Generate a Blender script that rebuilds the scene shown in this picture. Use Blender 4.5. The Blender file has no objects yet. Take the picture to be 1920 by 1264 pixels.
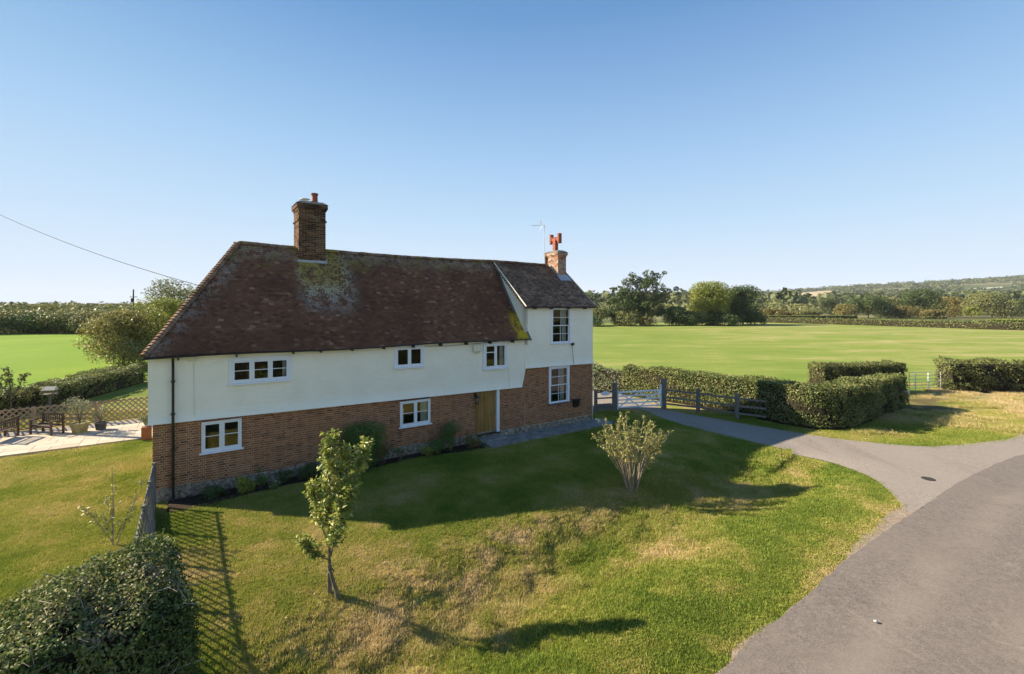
import bpy, bmesh, math, random
import numpy as np
from mathutils import Vector, Matrix
random.seed(7)
RNG = np.random.default_rng(11)
sc = bpy.context.scene
C = sc.collection
R = math.radians
PI = math.pi

# ------------------------------------------------------------------ camera, sky, sun, exposure
cam_d = bpy.data.cameras.new('camera'); cam = bpy.data.objects.new('camera', cam_d); C.objects.link(cam)
cam.location = (0, 0, 6.0); cam.rotation_euler = (R(90), 0, 0)
cam_d.sensor_width = 36; cam_d.lens = 36*880/1920; cam_d.shift_y = -57/1920
cam_d.clip_start = 0.1; cam_d.clip_end = 30000
sc.camera = cam
SUN_EL = 29.8
sun_dir = Vector((-0.985, 0.165, 0)).normalized()*math.cos(R(SUN_EL)) + Vector((0, 0, math.sin(R(SUN_EL))))
w = bpy.data.worlds.new('World'); sc.world = w; w.use_nodes = True
nt = w.node_tree; nt.nodes.clear()
sky = nt.nodes.new('ShaderNodeTexSky'); sky.sky_type = 'NISHITA'; sky.sun_disc = False
sky.sun_elevation = R(SUN_EL); sky.sun_rotation = math.atan2(sun_dir.x, sun_dir.y)
sky.air_density = 0.72; sky.dust_density = 0.0; sky.ozone_density = 2.2; sky.altitude = 0
bg = nt.nodes.new('ShaderNodeBackground'); bg.inputs[1].default_value = 0.15
wo = nt.nodes.new('ShaderNodeOutputWorld')
# soft shoulder on the whole sky's radiance, so the glare round the sun and the horizon keep their colour
sp = nt.nodes.new('ShaderNodeSeparateColor'); cb = nt.nodes.new('ShaderNodeCombineColor'); nt.links.new(sky.outputs[0], sp.inputs[0])
for ch_, (kk, gn) in enumerate(((2.12, .70), (2.34, .83), (2.62, .90))):
    def wm(op, a, b):
        q = nt.nodes.new('ShaderNodeMath'); q.operation = op
        for i_, v_ in enumerate((a, b)):
            if isinstance(v_, (int, float)): q.inputs[i_].default_value = v_
            else: nt.links.new(v_, q.inputs[i_])
        return q.outputs[0]
    x_ = wm('MULTIPLY', wm('POWER', wm('DIVIDE', sp.outputs[ch_], (1.35, 2.25, 3.7)[ch_]), 1.42), gn*(1.35, 2.25, 3.7)[ch_]); d_ = wm('POWER', wm('ADD', wm('POWER', wm('DIVIDE', x_, kk), 2.5), 1.0), .4)
    nt.links.new(wm('DIVIDE', x_, d_), cb.inputs[ch_])
# the clear autumn sky is evenly blue all round, so the sun-side brightening is blended with a plain fade by height above the horizon
tcw = nt.nodes.new('ShaderNodeTexCoord'); spx = nt.nodes.new('ShaderNodeSeparateXYZ'); nt.links.new(tcw.outputs['Generated'], spx.inputs[0])
rmp = nt.nodes.new('ShaderNodeValToRGB'); el_ = rmp.color_ramp.elements
STOPS = [(0, (.70, .79, .90)), (.06, (.62, .74, .89)), (.16, (.49, .66, .86)), (.31, (.34, .535, .80)), (.53, (.13, .30, .58)), (1, (.07, .19, .43))]
while len(el_) < len(STOPS): el_.new(.5)
for e_, (p_, c_) in zip(el_, STOPS): e_.position = p_; e_.color = c_+(1,)
nt.links.new(spx.outputs[2], rmp.inputs[0])
mlt = nt.nodes.new('ShaderNodeVectorMath'); mlt.operation = 'SCALE'; mlt.inputs['Scale'].default_value = 2.62; nt.links.new(rmp.outputs[0], mlt.inputs[0])
mxw = nt.nodes.new('ShaderNodeMix'); mxw.data_type = 'RGBA'; mxw.inputs[0].default_value = .82
nt.links.new(cb.outputs[0], mxw.inputs[6]); nt.links.new(mlt.outputs[0], mxw.inputs[7]); nt.links.new(mxw.outputs[2], bg.inputs[0]); nt.links.new(bg.outputs[0], wo.inputs[0])
sl = bpy.data.lights.new('sun', 'SUN'); so = bpy.data.objects.new('sun', sl); C.objects.link(so)
sl.energy = 4.5; sl.angle = R(0.53); sl.color = (1.0, 0.865, 0.66)
so.rotation_euler = sun_dir.to_track_quat('Z', 'Y').to_euler(); so.location = (-40, 20, 40)
sc.view_settings.view_transform = 'Standard'; sc.view_settings.look = 'None'
sc.view_settings.exposure = 1.48; sc.view_settings.gamma = 1; sc.view_settings.use_curve_mapping = False
sc.render.engine = 'CYCLES'
sc.cycles.max_bounces = 6; sc.cycles.diffuse_bounces = 3; sc.cycles.transparent_max_bounces = 8
sc.cycles.volume_bounces = 0

# ------------------------------------------------------------------ noise and terrain
def _hash(ix, iy, seed):
    h = (ix.astype(np.int64)*374761393 + iy.astype(np.int64)*668265263 + seed*974634777) & 0x7fffffff
    h = ((h ^ (h >> 13))*1274126177) & 0x7fffffff
    return ((h ^ (h >> 16)) & 0xffff)/65535.0
def vnoise(x, y, seed=0):
    ix = np.floor(x); iy = np.floor(y); fx = x-ix; fy = y-iy
    fx = fx*fx*(3-2*fx); fy = fy*fy*(3-2*fy)
    a = _hash(ix, iy, seed); b = _hash(ix+1, iy, seed); c = _hash(ix, iy+1, seed); d = _hash(ix+1, iy+1, seed)
    return (a*(1-fx)+b*fx)*(1-fy)+(c*(1-fx)+d*fx)*fy
def fbm(x, y, seed=0, o=4):
    s = 0; a = .5; t = 0
    for k in range(o):
        s = s+a*vnoise(x, y, seed+k); t += a; a *= .5; x = x*2.03+3.1; y = y*2.03+1.7
    return s/t
def seg_dist(x, y, pts):
    best = np.full(np.shape(x), 1e9)
    for (ax, ay), (bx, by) in zip(pts[:-1], pts[1:]):
        dx, dy = bx-ax, by-ay; L = dx*dx+dy*dy
        t = np.clip(((x-ax)*dx+(y-ay)*dy)/L, 0, 1)
        best = np.minimum(best, np.hypot(x-ax-t*dx, y-ay-t*dy))
    return best
def in_poly(x, y, poly):
    r = np.zeros(np.shape(x), bool); n = len(poly); j = n-1
    for i in range(n):
        xi, yi = poly[i]; xj, yj = poly[j]
        c = ((yi > y) != (yj > y)) & (x < (xj-xi)*(y-yi)/((yj-yi)+1e-12)+xi)
        r ^= c; j = i
    return r
DITCH = [(-4.4, 5.8), (-3.0, 7.5), (-1.6, 9.1), (0.1, 10.9), (2.4, 12.8), (5.0, 14.6), (7.3, 16.3), (9.2, 17.7)]
def ditch_side(x, y):                      # positive toward the lane
    best = np.full(np.shape(x), 1e9); sd = np.zeros(np.shape(x))
    for (ax, ay), (bx, by) in zip(DITCH[:-1], DITCH[1:]):
        dx, dy = bx-ax, by-ay; t = np.clip(((x-ax)*dx+(y-ay)*dy)/(dx*dx+dy*dy), 0, 1); d = np.hypot(x-ax-t*dx, y-ay-t*dy)
        k = d < best; best = np.where(k, d, best); sd = np.where(k, ((x-ax)*dy-(y-ay)*dx)/math.hypot(dx, dy), sd)
    return sd
def sstep(a, b, v):
    t = np.clip((v-a)/(b-a), 0, 1); return t*t*(3-2*t)
def terrain(x, y):
    x = np.asarray(x, float); y = np.asarray(y, float)
    d = seg_dist(x, y, DITCH)
    wob = 1+.35*(fbm(x*.5, y*.5, 5, 2)-.5)
    sd_ = ditch_side(x, y); wd_ = np.where(sd_ > 0, 2.3, 1.35)
    h = -.62*wob*np.exp(-(d/wd_)**2)+.10*np.exp(-((sd_-3.2)/1.2)**2)*(d < 6)*np.exp(-(d/4.0)**4)
    rough = np.exp(-(d/1.9)**2)
    h = h+rough*.30*(fbm(x*2.0, y*2.0, 9, 4)-.5)
    near = np.exp(-(np.hypot(x, y-12)/40)**2)
    h = h+near*.05*(fbm(x*.25, y*.25, 21, 2)-.5)*sstep(.5, 2.2, d)
    # hills far away on the right
    q = np.where(y > 1, x/np.maximum(y, 1), 0)
    prof = np.interp(q, [-2, -.9, -.2, .17, .53, .73, .90, 1.09, 1.6, 3], [6, 8, 25, 46, 60, 84, 106, 132, 150, 120])
    t = sstep(700, 2300, y)*sstep(-.4, .3, q)
    h = h+prof*t*(1+.14*(fbm(x/420, y/420, 31, 3)-.5)*sstep(800, 1500, y))
    return h
def hz(x, y): return float(terrain(np.array([x]), np.array([y]))[0])
def G(px, py, z=0.0):                       # the ground point seen at a pixel of the photograph
    Y = 880*(6-z)/(py-575.0); return ((px-960)/880.0*Y, Y)

# ------------------------------------------------------------------ mesh helpers
def link(o, parent=None):
    C.objects.link(o)
    if parent is not None: o.parent = parent
    return o
def mesh_np(name, V, F, mat=None, parent=None, attrs=None, smooth=False, loc=None):
    V = np.asarray(V, np.float32); F = np.asarray(F, np.int32); k = F.shape[1]
    me = bpy.data.meshes.new(name)
    me.vertices.add(len(V)); me.vertices.foreach_set('co', V.ravel())
    me.loops.add(F.size); me.loops.foreach_set('vertex_index', F.ravel())
    me.polygons.add(len(F)); me.polygons.foreach_set('loop_start', np.arange(0, F.size, k, dtype=np.int32))
    me.update(calc_edges=True)
    if smooth: me.polygons.foreach_set('use_smooth', np.ones(len(F), bool))
    for an, av in (attrs or {}).items():
        a = me.attributes.new(an, 'FLOAT', 'POINT'); a.data.foreach_set('value', np.asarray(av, np.float32))
    if mat: me.materials.append(mat)
    o = bpy.data.objects.new(name, me)
    if loc is not None: o.location = loc
    return link(o, parent)
class MB:
    def __init__(s): s.v = []; s.f = []; s.r = []
    def add(s, vs, fs, r=None):
        b = len(s.v); s.v += [tuple(p) for p in vs]; s.f += [tuple(i+b for i in q) for q in fs]
        r = random.random() if r is None else r
        s.r += [r]*len(vs)
    def box(s, x0, x1, y0, y1, z0, z1, r=None):
        s.add([(x, y, z) for z in (z0, z1) for y in (y0, y1) for x in (x0, x1)],
              [(0, 2, 3, 1), (4, 5, 7, 6), (0, 1, 5, 4), (2, 6, 7, 3), (0, 4, 6, 2), (1, 3, 7, 5)], r)
    def beam(s, a, b, w, h, up=(0, 0, 1), r=None):          # rectangular bar from a to b
        a = Vector(a); b = Vector(b); d = (b-a).normalized(); u = Vector(up)
        x = d.cross(u)
        if x.length < 1e-4: x = d.cross(Vector((1, 0, 0)))
        x.normalize(); u = x.cross(d).normalized()
        vs = [p+x*sx*w/2+u*sy*h/2 for p in (a, b) for sy in (-1, 1) for sx in (-1, 1)]
        s.add(vs, [(0, 1, 3, 2), (4, 6, 7, 5), (0, 4, 5, 1), (2, 3, 7, 6), (0, 2, 6, 4), (1, 5, 7, 3)], r)
    def tube(s, pts, rad, n=6, r=None, cap=True):
        pts = [Vector(p) for p in pts]
        if not hasattr(rad, '__len__'): rad = [rad]*len(pts)
        d0 = (pts[1]-pts[0]).normalized(); x = d0.orthogonal().normalized(); vs = []; fs = []
        for i, p in enumerate(pts):
            d = (pts[min(i+1, len(pts)-1)]-pts[max(i-1, 0)]).normalized()
            x = (x-d*x.dot(d)).normalized(); y = d.cross(x)
            for k in range(n):
                a = 2*PI*k/n; vs.append(p+(x*math.cos(a)+y*math.sin(a))*rad[i])
        for i in range(len(pts)-1):
            for k in range(n):
                k2 = (k+1) % n; fs.append((i*n+k, i*n+k2, (i+1)*n+k2, (i+1)*n+k))
        if cap: fs.append(tuple(range(n-1, -1, -1))); fs.append(tuple((len(pts)-1)*n+k for k in range(n)))
        s.add(vs, fs, r)
    def lathe(s, c, prof, n=16, r=None):                    # prof: (radius, z)
        vs = []; fs = []
        for rr, z in prof:
            for k in range(n): a = 2*PI*k/n; vs.append((c[0]+rr*math.cos(a), c[1]+rr*math.sin(a), c[2]+z))
        for i in range(len(prof)-1):
            for k in range(n): k2 = (k+1) % n; fs.append((i*n+k, i*n+k2, (i+1)*n+k2, (i+1)*n+k))
        fs.append(tuple(range(n-1, -1, -1))); fs.append(tuple((len(prof)-1)*n+k for k in range(n)))
        s.add(vs, fs, r)
    def build(s, name, mat, parent=None, loc=None, rot=None, smooth=False, bevel=0):
        me = bpy.data.meshes.new(name); me.from_pydata(s.v, [], s.f)
        a = me.attributes.new('rnd', 'FLOAT', 'POINT'); a.data.foreach_set('value', s.r)
        if mat: me.materials.append(mat)
        if smooth:
            me.polygons.foreach_set('use_smooth', [True]*len(me.polygons))
            try: me.set_sharp_from_angle(angle=R(40))
            except Exception: pass
        o = bpy.data.objects.new(name, me)
        if loc is not None: o.location = loc
        if rot is not None: o.rotation_euler = rot
        if bevel:
            m = o.modifiers.new('bevel', 'BEVEL'); m.width = bevel; m.segments = 1; m.limit_method = 'ANGLE'
        return link(o, parent)
def one(name, mat, parent, *boxargs, r=None, bevel=0):
    m = MB(); m.box(*boxargs, r=r); return m.build(name, mat, parent, bevel=bevel)
def tag(o, label=None, cat=None, group=None, kind=None):
    if label: o['label'] = label
    if cat: o['category'] = cat
    if group: o['group'] = group
    if kind: o['kind'] = kind
    return o
def empty(name, loc, rz=0, label=None, cat=None, group=None, parent=None):
    o = bpy.data.objects.new(name, None); o.location = loc; o.rotation_euler = (0, 0, rz); o.empty_display_size = .2
    link(o, parent); return tag(o, label, cat, group)
def copy_tree(o, parent=None):
    c = o.copy(); C.objects.link(c); c.parent = parent
    for ch in o.children: copy_tree(ch, c)
    return c
def inst(name, src, parent, M):
    o = bpy.data.objects.new(name, src.data); o.matrix_local = M; link(o, parent); return o

# ------------------------------------------------------------------ materials
class NT:
    def __init__(s, name):
        s.m = bpy.data.materials.new(name); s.m.use_nodes = True; s.t = s.m.node_tree; s.t.nodes.clear()
    def n(s, typ, **kw):
        nd = s.t.nodes.new(typ)
        for k, v in kw.items():
            if k.startswith('i_'): nd.inputs[k[2:].replace('_', ' ')].default_value = v
            elif k.startswith('x'): nd.inputs[int(k[1:])].default_value = v
            else: setattr(nd, k, v)
        return nd
    def l(s, a, b): s.t.links.new(a, b)
    def pos(s): return s.n('ShaderNodeNewGeometry').outputs['Position']
    def noise(s, scale, detail=4, rough=.6, vec=None, sc3=None, dist=0):
        nd = s.n('ShaderNodeTexNoise'); nd.inputs['Scale'].default_value = scale; nd.inputs['Detail'].default_value = detail
        nd.inputs['Roughness'].default_value = rough; nd.inputs['Distortion'].default_value = dist
        v = vec if vec is not None else s.pos()
        if sc3:
            mp = s.n('ShaderNodeMapping'); mp.inputs['Scale'].default_value = sc3; s.l(v, mp.inputs[0]); v = mp.outputs[0]
        s.l(v, nd.inputs['Vector']); return nd.outputs[0]
    def ramp(s, fac, stops):
        r = s.n('ShaderNodeValToRGB'); e = r.color_ramp.elements
        while len(e) < len(stops): e.new(.5)
        for el, (p, c) in zip(e, stops):
            el.position = p; el.color = tuple(c)+(1,) if len(c) == 3 else c
        s.l(fac, r.inputs[0]); return r.outputs[0]
    def mix(s, fac, a, b, mode='MIX'):
        m = s.n('ShaderNodeMix'); m.data_type = 'RGBA'; m.blend_type = mode
        for sock, v in ((m.inputs[0], fac), (m.inputs[6], a), (m.inputs[7], b)):
            if isinstance(v, (int, float)): sock.default_value = v if sock == m.inputs[0] else (v, v, v, 1)
            elif isinstance(v, tuple): sock.default_value = v+(1,) if len(v) == 3 else v
            else: s.l(v, sock)
        return m.outputs[2]
    def math(s, op, a, b=0.0, clamp=False):
        m = s.n('ShaderNodeMath', operation=op); m.use_clamp = clamp
        for i, v in enumerate((a, b)):
            if isinstance(v, (int, float)): m.inputs[i].default_value = v
            else: s.l(v, m.inputs[i])
        return m.outputs[0]
    def maprange(s, v, a, b, c=0., d=1.):
        m = s.n('ShaderNodeMapRange'); m.interpolation_type = 'SMOOTHSTEP'
        s.l(v, m.inputs[0])
        for i, q in enumerate((a, b, c, d)): m.inputs[i+1].default_value = q
        return m.outputs[0]
    def attr(s, name, kind='GEOMETRY'):
        a = s.n('ShaderNodeAttribute'); a.attribute_name = name; a.attribute_type = kind; return a.outputs['Fac']
    def rnd(s):                              # per-piece random: mesh attribute plus object random
        oi = s.n('ShaderNodeObjectInfo'); return s.math('FRACT', s.math('ADD', s.attr('rnd'), oi.outputs['Random']))
    def out(s, col, rough=.8, spec=.3, bump=None, bstr=.3, bdist=.02, trans=0., metal=0.):
        b = s.n('ShaderNodeBsdfPrincipled')
        if isinstance(col, tuple): b.inputs['Base Color'].default_value = col+(1,)
        else: s.l(col, b.inputs['Base Color'])
        if isinstance(rough, (int, float)): b.inputs['Roughness'].default_value = rough
        else: s.l(rough, b.inputs['Roughness'])
        b.inputs['Specular IOR Level'].default_value = spec; b.inputs['Metallic'].default_value = metal
        if bump is not None:
            bp = s.n('ShaderNodeBump'); bp.inputs['Strength'].default_value = bstr; bp.inputs['Distance'].default_value = bdist
            s.l(bump, bp.inputs['Height']); s.l(bp.outputs[0], b.inputs['Normal'])
        o = s.n('ShaderNodeOutputMaterial'); sh = b.outputs[0]
        if trans:
            t = s.n('ShaderNodeBsdfTranslucent')
            if isinstance(col, tuple): t.inputs[0].default_value = col+(1,)
            else:
                g = s.mix(.5, col, (1.0, .95, .35), 'MULTIPLY'); s.l(s.mix(.6, col, g), t.inputs[0])
            mx = s.n('ShaderNodeMixShader'); mx.inputs[0].default_value = trans
            s.l(b.outputs[0], mx.inputs[1]); s.l(t.outputs[0], mx.inputs[2]); sh = mx.outputs[0]
        s.l(sh, o.inputs[0]); return s.m
def plain(name, col, rough=.6, spec=.3, var=.15, scale=6., bstr=.15, metal=0., bs=None):
    m = NT(name); nz = m.noise(scale, 5, .65)
    c = m.mix(m.maprange(nz, .3, .7), tuple(v*(1-var) for v in col), tuple(min(1, v*(1+var)) for v in col))
    return m.out(c, rough, spec, m.noise(bs or scale*6, 4), bstr, .01, metal=metal)

LEAFK = 1.55
def leaf_mat(name, cols, trans=.3, rough=.55, spec=.35, nscale=.9):
    cols = [tuple(min(.6, v*LEAFK) for v in c_) for c_ in cols]
    m = NT(name); r = m.attr('rnd'); nz = m.noise(nscale, 3)
    f = m.math('ADD', m.math('MULTIPLY', r, .6), m.math('MULTIPLY', m.maprange(nz, .3, .7), .4))
    n = len(cols); c = m.ramp(f, [((i+.0)/(n-1), cols[i]) for i in range(n)])
    return m.out(c, rough, spec, trans=trans)
M = {}
# white and wood and metal
m = NT('wall_render'); nz = m.noise(1.3, 5); 
hb = m.noise(1.0, 3, .5, sc3=(2.0, 2.0, 9.0)); fine = m.noise(30, 4)
c = m.mix(m.maprange(nz, .3, .75), (.93, .88, .75), (.88, .825, .69))
streak = m.maprange(m.noise(1.0, 5, .7, sc3=(5, 5, .35)), .62, .8); c = m.mix(m.math('MULTIPLY', streak, .34), c, (.42, .38, .28))
M['render'] = m.out(c, .75, .25, m.math('ADD', m.math('MULTIPLY', hb, .9), m.math('MULTIPLY', fine, .35)), .6, .03)
M['paint'] = plain('white_gloss_paint', (.80, .82, .86), .35, .45, .03, 4, .05)
M['gatepaint'] = plain('white_gate_paint', (.78, .81, .86), .5, .4, .05, 4, .05)
M['cream'] = plain('cream_paint', (.72, .68, .55), .5, .4, .06, 5, .08)
M['black'] = plain('black_plastic', (.012, .013, .016), .35, .5, .2, 8, .05)
M['iron'] = plain('black_iron', (.015, .015, .016), .5, .5, .2, 12, .2)
M['capmortar'] = plain('grey_cap_mortar', (.17, .16, .15), .95, .1, .3, 6, .4)
M['lead'] = plain('lead_flashing', (.36, .38, .42), .5, .4, .2, 5, .2)
M['leaddark'] = plain('dark_lead', (.13, .14, .16), .5, .4, .25, 5, .2)
M['galv'] = plain('galvanised_steel', (.50, .51, .52), .42, .5, .15, 9, .1, metal=.5)
M['terracotta'] = plain('red_terracotta', (.27, .085, .05), .75, .25, .25, 7, .2)
M['pot'] = plain('glazed_pot', (.25, .22, .09), .5, .4, .25, 8, .2)
M['darkpot'] = plain('dark_pot', (.06, .06, .06), .6, .3, .25, 8, .2)
M['orangebox'] = plain('orange_planter', (.22, .075, .03), .7, .3, .2, 8, .2)
M['mortar'] = plain('lime_mortar', (.49, .375, .24), .95, .1, .2, 9, .5)
M['tileunder'] = plain('roof_underlay', (.04, .03, .025), .95, .1, .3, 9, .3)
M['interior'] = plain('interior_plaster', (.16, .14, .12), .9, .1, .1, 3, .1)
M['curtain'] = plain('curtain_cloth', (.62, .60, .55), .9, .1, .1, 3, .1)
M['blind'] = plain('pale_cloth', (.42, .33, .25), .9, .1, .15, 3, .1)
m = NT('oak_door'); nz = m.noise(1., 5, .65, sc3=(22, 22, 1.3)); r = m.rnd()
c = m.ramp(nz, [(.3, (.17, .085, .02)), (.5, (.33, .18, .05)), (.7, (.44, .26, .08))]); c = m.mix(m.math('MULTIPLY', r, .35), c, (.20, .12, .035))
M['oak'] = m.out(c, .55, .35, nz, .3, .01)
def wood(name, a, b, sc3=(14, 14, 2)):
    m = NT(name); nz = m.noise(1., 5, .7, sc3=sc3); r = m.rnd()
    c = m.mix(m.maprange(nz, .3, .7), a, b); c = m.mix(m.math('MULTIPLY', r, .4), c, tuple(v*.6 for v in a))
    return m.out(c, .85, .2, nz, .4, .01)
M['greywood'] = wood('weathered_wood', (.13, .12, .105), (.25, .235, .21))
M['brownwood'] = wood('brown_stained_wood', (.26, .19, .125), (.42, .32, .22))
M['darkwood'] = wood('dark_bench_wood', (.075, .05, .038), (.14, .095, .07))
M['fencewood'] = wood('trellis_wood', (.19, .16, .12), (.33, .29, .22))
m = NT('brick'); r = m.rnd(); nz = m.noise(7, 5); big = m.noise(.8, 3)
c = m.ramp(r, [(0, (.11, .052, .036)), (.15, (.235, .096, .050)), (.55, (.30, .124, .062)), (.85, (.35, .152, .076)), (.96, (.39, .185, .095)), (1, (.08, .042, .034))])
c = m.mix(m.math('MULTIPLY', m.maprange(nz, .4, .7), .25), c, (.46, .23, .12), 'MIX')
c = m.mix(m.math('MULTIPLY', m.maprange(big, .5, .75), .5), c, (.24, .12, .08))
M['brick'] = m.out(c, .9, .15, m.noise(45, 4), .4, .008)
m = NT('sooty_brick'); r = m.rnd(); nz = m.noise(5, 5)
c = m.ramp(r, [(0, (.03, .02, .018)), (.3, (.075, .042, .028)), (.6, (.135, .072, .044)), (.85, (.18, .105, .062)), (1, (.025, .018, .018))])
c = m.mix(m.math('MULTIPLY', m.maprange(nz, .55, .75), .5), c, (.30, .28, .22))
M['sootbrick'] = m.out(c, .92, .12, m.noise(40, 4), .5, .01)
m = NT('pale_lichened_brick'); r = m.rnd(); nz = m.noise(6, 5)
c = m.ramp(r, [(0, (.20, .07, .04)), (.4, (.36, .13, .07)), (.7, (.42, .20, .12)), (1, (.14, .09, .07))])
c = m.mix(m.math('MULTIPLY', m.maprange(nz, .42, .6), .85), c, (.42, .38, .30))
M['palebrick'] = m.out(c, .92, .12, m.noise(40, 4), .5, .01)
m = NT('plinth_flint'); nz = m.noise(9, 5, .7); b2 = m.noise(2, 3)
c = m.ramp(nz, [(.35, (.10, .075, .055)), (.5, (.25, .20, .15)), (.62, (.38, .33, .27)), (.72, (.62, .60, .56))])
M['plinth'] = m.out(c, .95, .1, nz, .8, .04)

# roof tile materials; the lichen and moss lie where they grow on this roof, in the house's own coordinates
HOUSE_C = (-10.98, 14.15); HOUSE_A = math.atan2(.564, .826)
house = empty('farmhouse', (HOUSE_C[0], HOUSE_C[1], 0), HOUSE_A,
              'long two storey white and brick farmhouse with steep brown tiled roof', 'house')
def roof_mat(name, stops, lichen):
    m = NT(name); r = m.rnd(); tc = m.n('ShaderNodeTexCoord'); tc.object = house; P = tc.outputs['Object']
    nz = m.noise(3.2, 6, .7, P); cl = m.noise(.55, 4, .6, P); sm = m.noise(16, 3, .7, P)
    c = m.ramp(r, stops)
    c = m.mix(m.math('MULTIPLY', m.maprange(cl, .42, .65), .55), c, tuple(v*.55 for v in stops[1][1]))
    sep = m.n('ShaderNodeSeparateXYZ'); m.l(P, sep.inputs[0]); x, y, z = sep.outputs
    def band(v, a, b, c_, d): return m.math('MULTIPLY', m.maprange(v, a, b), m.maprange(v, c_, d, 1, 0))
    if lichen:
        # fan of moss and lichen under the stack
        fan = m.math('MULTIPLY', band(x, 4.2, 4.9, 6.0, 6.9), m.maprange(z, 5.4, 6.9))
        moss = m.math('MULTIPLY', m.math('MULTIPLY', band(x, 4.3, 4.8, 5.9, 6.6), m.maprange(z, 6.2, 7.2)), m.maprange(m.math('ADD', m.math('MULTIPLY', nz, .6), m.math('MULTIPLY', sm, .7)), .60, .70))
        ridge = m.maprange(z, 7.5, 8.3)
        # distance from the hip line: x equals y there
        hip = m.maprange(m.math('ABSOLUTE', m.math('SUBTRACT', x, y)), .0, 1.0, 1, 0)
        grey = m.math('MULTIPLY', m.math('MAXIMUM', m.math('MAXIMUM', fan, m.math('MULTIPLY', ridge, .55)), m.math('MULTIPLY', hip, .5)), m.maprange(m.math('ADD', m.math('MULTIPLY', nz, .6), m.math('MULTIPLY', sm, .6)), .56, .66))
        spots = m.math('MULTIPLY', m.maprange(m.noise(7, 4, .8, P), .66, .74), .6)
        c = m.mix(m.math('MAXIMUM', m.math('MULTIPLY', grey, .85), spots), c, (.47, .45, .39))
        rm = m.math('MULTIPLY', m.maprange(z, 7.1, 8.0), m.maprange(m.noise(1.6, 5, .7, P), .47, .62))
        end = m.math('MULTIPLY', m.math('MULTIPLY', m.maprange(x, 13.3, 13.75), m.maprange(z, 5.9, 5.3)), m.maprange(nz, .36, .52))
        c = m.mix(m.math('MULTIPLY', rm, .7), c, (.19, .15, .035))
        c = m.mix(m.math('MULTIPLY', moss, .95), c, (.30, .235, .03))
        c = m.mix(m.math('MULTIPLY', end, .95), c, (.50, .36, .02))
    else:
        c = m.mix(m.math('MULTIPLY', m.maprange(nz, .5, .68), .75), c, (.20, .16, .085))
        c = m.mix(m.math('MULTIPLY', m.maprange(sm, .62, .75), .4), c, (.33, .28, .17))
    return m.out(c, .9, .2, m.noise(35, 3, .6, P), .35, .01)
M['tile'] = roof_mat('peg_tile', [(0, (.095, .047, .028)), (.25, (.146, .067, .038)), (.75, (.172, .077, .042)), (.95, (.215, .098, .054)), (1, (.32, .18, .12))], True)
M['tile2'] = roof_mat('old_mossy_tile', [(0, (.09, .05, .036)), (.3, (.16, .09, .062)), (.7, (.24, .14, .09)), (1, (.34, .21, .14))], False)
M['hiptile'] = roof_mat('hip_tile', [(0, (.16, .09, .06)), (.3, (.24, .135, .085)), (.7, (.32, .19, .12)), (1, (.38, .25, .17))], False)

m = NT('window_glass')
gl = m.n('ShaderNodeBsdfGlossy'); gl.inputs['Roughness'].default_value = .01
tr = m.n('ShaderNodeBsdfTransparent'); tr.inputs[0].default_value = (.86, .9, .88, 1)
fr = m.n('ShaderNodeFresnel'); fr.inputs[0].default_value = 1.55
bp = m.n('ShaderNodeBump'); bp.inputs['Strength'].default_value = .06; bp.inputs['Distance'].default_value = .02
m.l(m.noise(2.5, 2), bp.inputs['Height']); m.l(bp.outputs[0], gl.inputs['Normal'])
mx = m.n('ShaderNodeMixShader'); m.l(m.math('ADD', m.math('MULTIPLY', fr.outputs[0], 1.3), .03, True), mx.inputs[0])
m.l(tr.outputs[0], mx.inputs[1]); m.l(gl.outputs[0], mx.inputs[2])
o_ = m.n('ShaderNodeOutputMaterial'); m.l(mx.outputs[0], o_.inputs[0]); M['glass'] = m.m

# ground, roads
GRASS_STOPS = [(0, (.095, .140, .022)), (.28, (.170, .212, .034)), (.52, (.245, .248, .055)), (.76, (.34, .28, .11)), (1, (.46, .36, .21))]
m = NT('meadow_ground'); P = m.pos()
dry = m.attr('dry'); n1 = m.noise(.9, 5); n2 = m.noise(9, 4, .7); n3 = m.noise(45, 3, .7)
f = m.math('ADD', dry, m.math('ADD', m.math('MULTIPLY', m.math('SUBTRACT', n2, .5), .5), m.math('MULTIPLY', m.math('SUBTRACT', n3, .5), .45)), True)
gcol = m.ramp(f, GRASS_STOPS)
far = m.ramp(m.noise(.004, 4, .6, sc3=(1, .6, 1)), [(.35, (.045, .062, .022)), (.47, (.085, .105, .032)), (.57, (.24, .21, .11)), (.66, (.07, .09, .028))])
ff = m.attr('far'); gcol = m.mix(1.0, gcol, (.92, .92, .92), 'MULTIPLY'); c = m.mix(ff, gcol, far)
soil = m.attr('soil'); c = m.mix(soil, c, m.mix(m.maprange(n3, .35, .65), (.035, .026, .018), (.08, .06, .042)))
M['ground'] = m.out(c, .95, .1, m.math('ADD', n2, n3), .6, .04)
def blade_mat():
    m = NT('grass_blades'); dry = m.attr('dry', 'INSTANCER'); r = m.attr('rnd'); n1 = m.noise(3.0, 5); n2 = m.noise(13, 3, .7)
    f = m.math('ADD', dry, m.math('ADD', m.math('ADD', m.math('MULTIPLY', m.math('SUBTRACT', r, .5), .5), m.math('MULTIPLY', m.math('SUBTRACT', n2, .5), .7)), m.math('MULTIPLY', m.math('SUBTRACT', n1, .5), .5)), True)
    return m.out(m.ramp(f, [(p, tuple(min(.7, v*1.45) for v in c)) for p, c in GRASS_STOPS]), .7, .2, trans=.3)
M['blade'] = blade_mat()
m = NT('field_grass')
s1 = m.noise(1., 5, .65, sc3=(.05, .16, 1)); s2 = m.noise(1., 4, .6, sc3=(.25, 1.1, 1)); s3 = m.noise(3, 4, .75)
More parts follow.
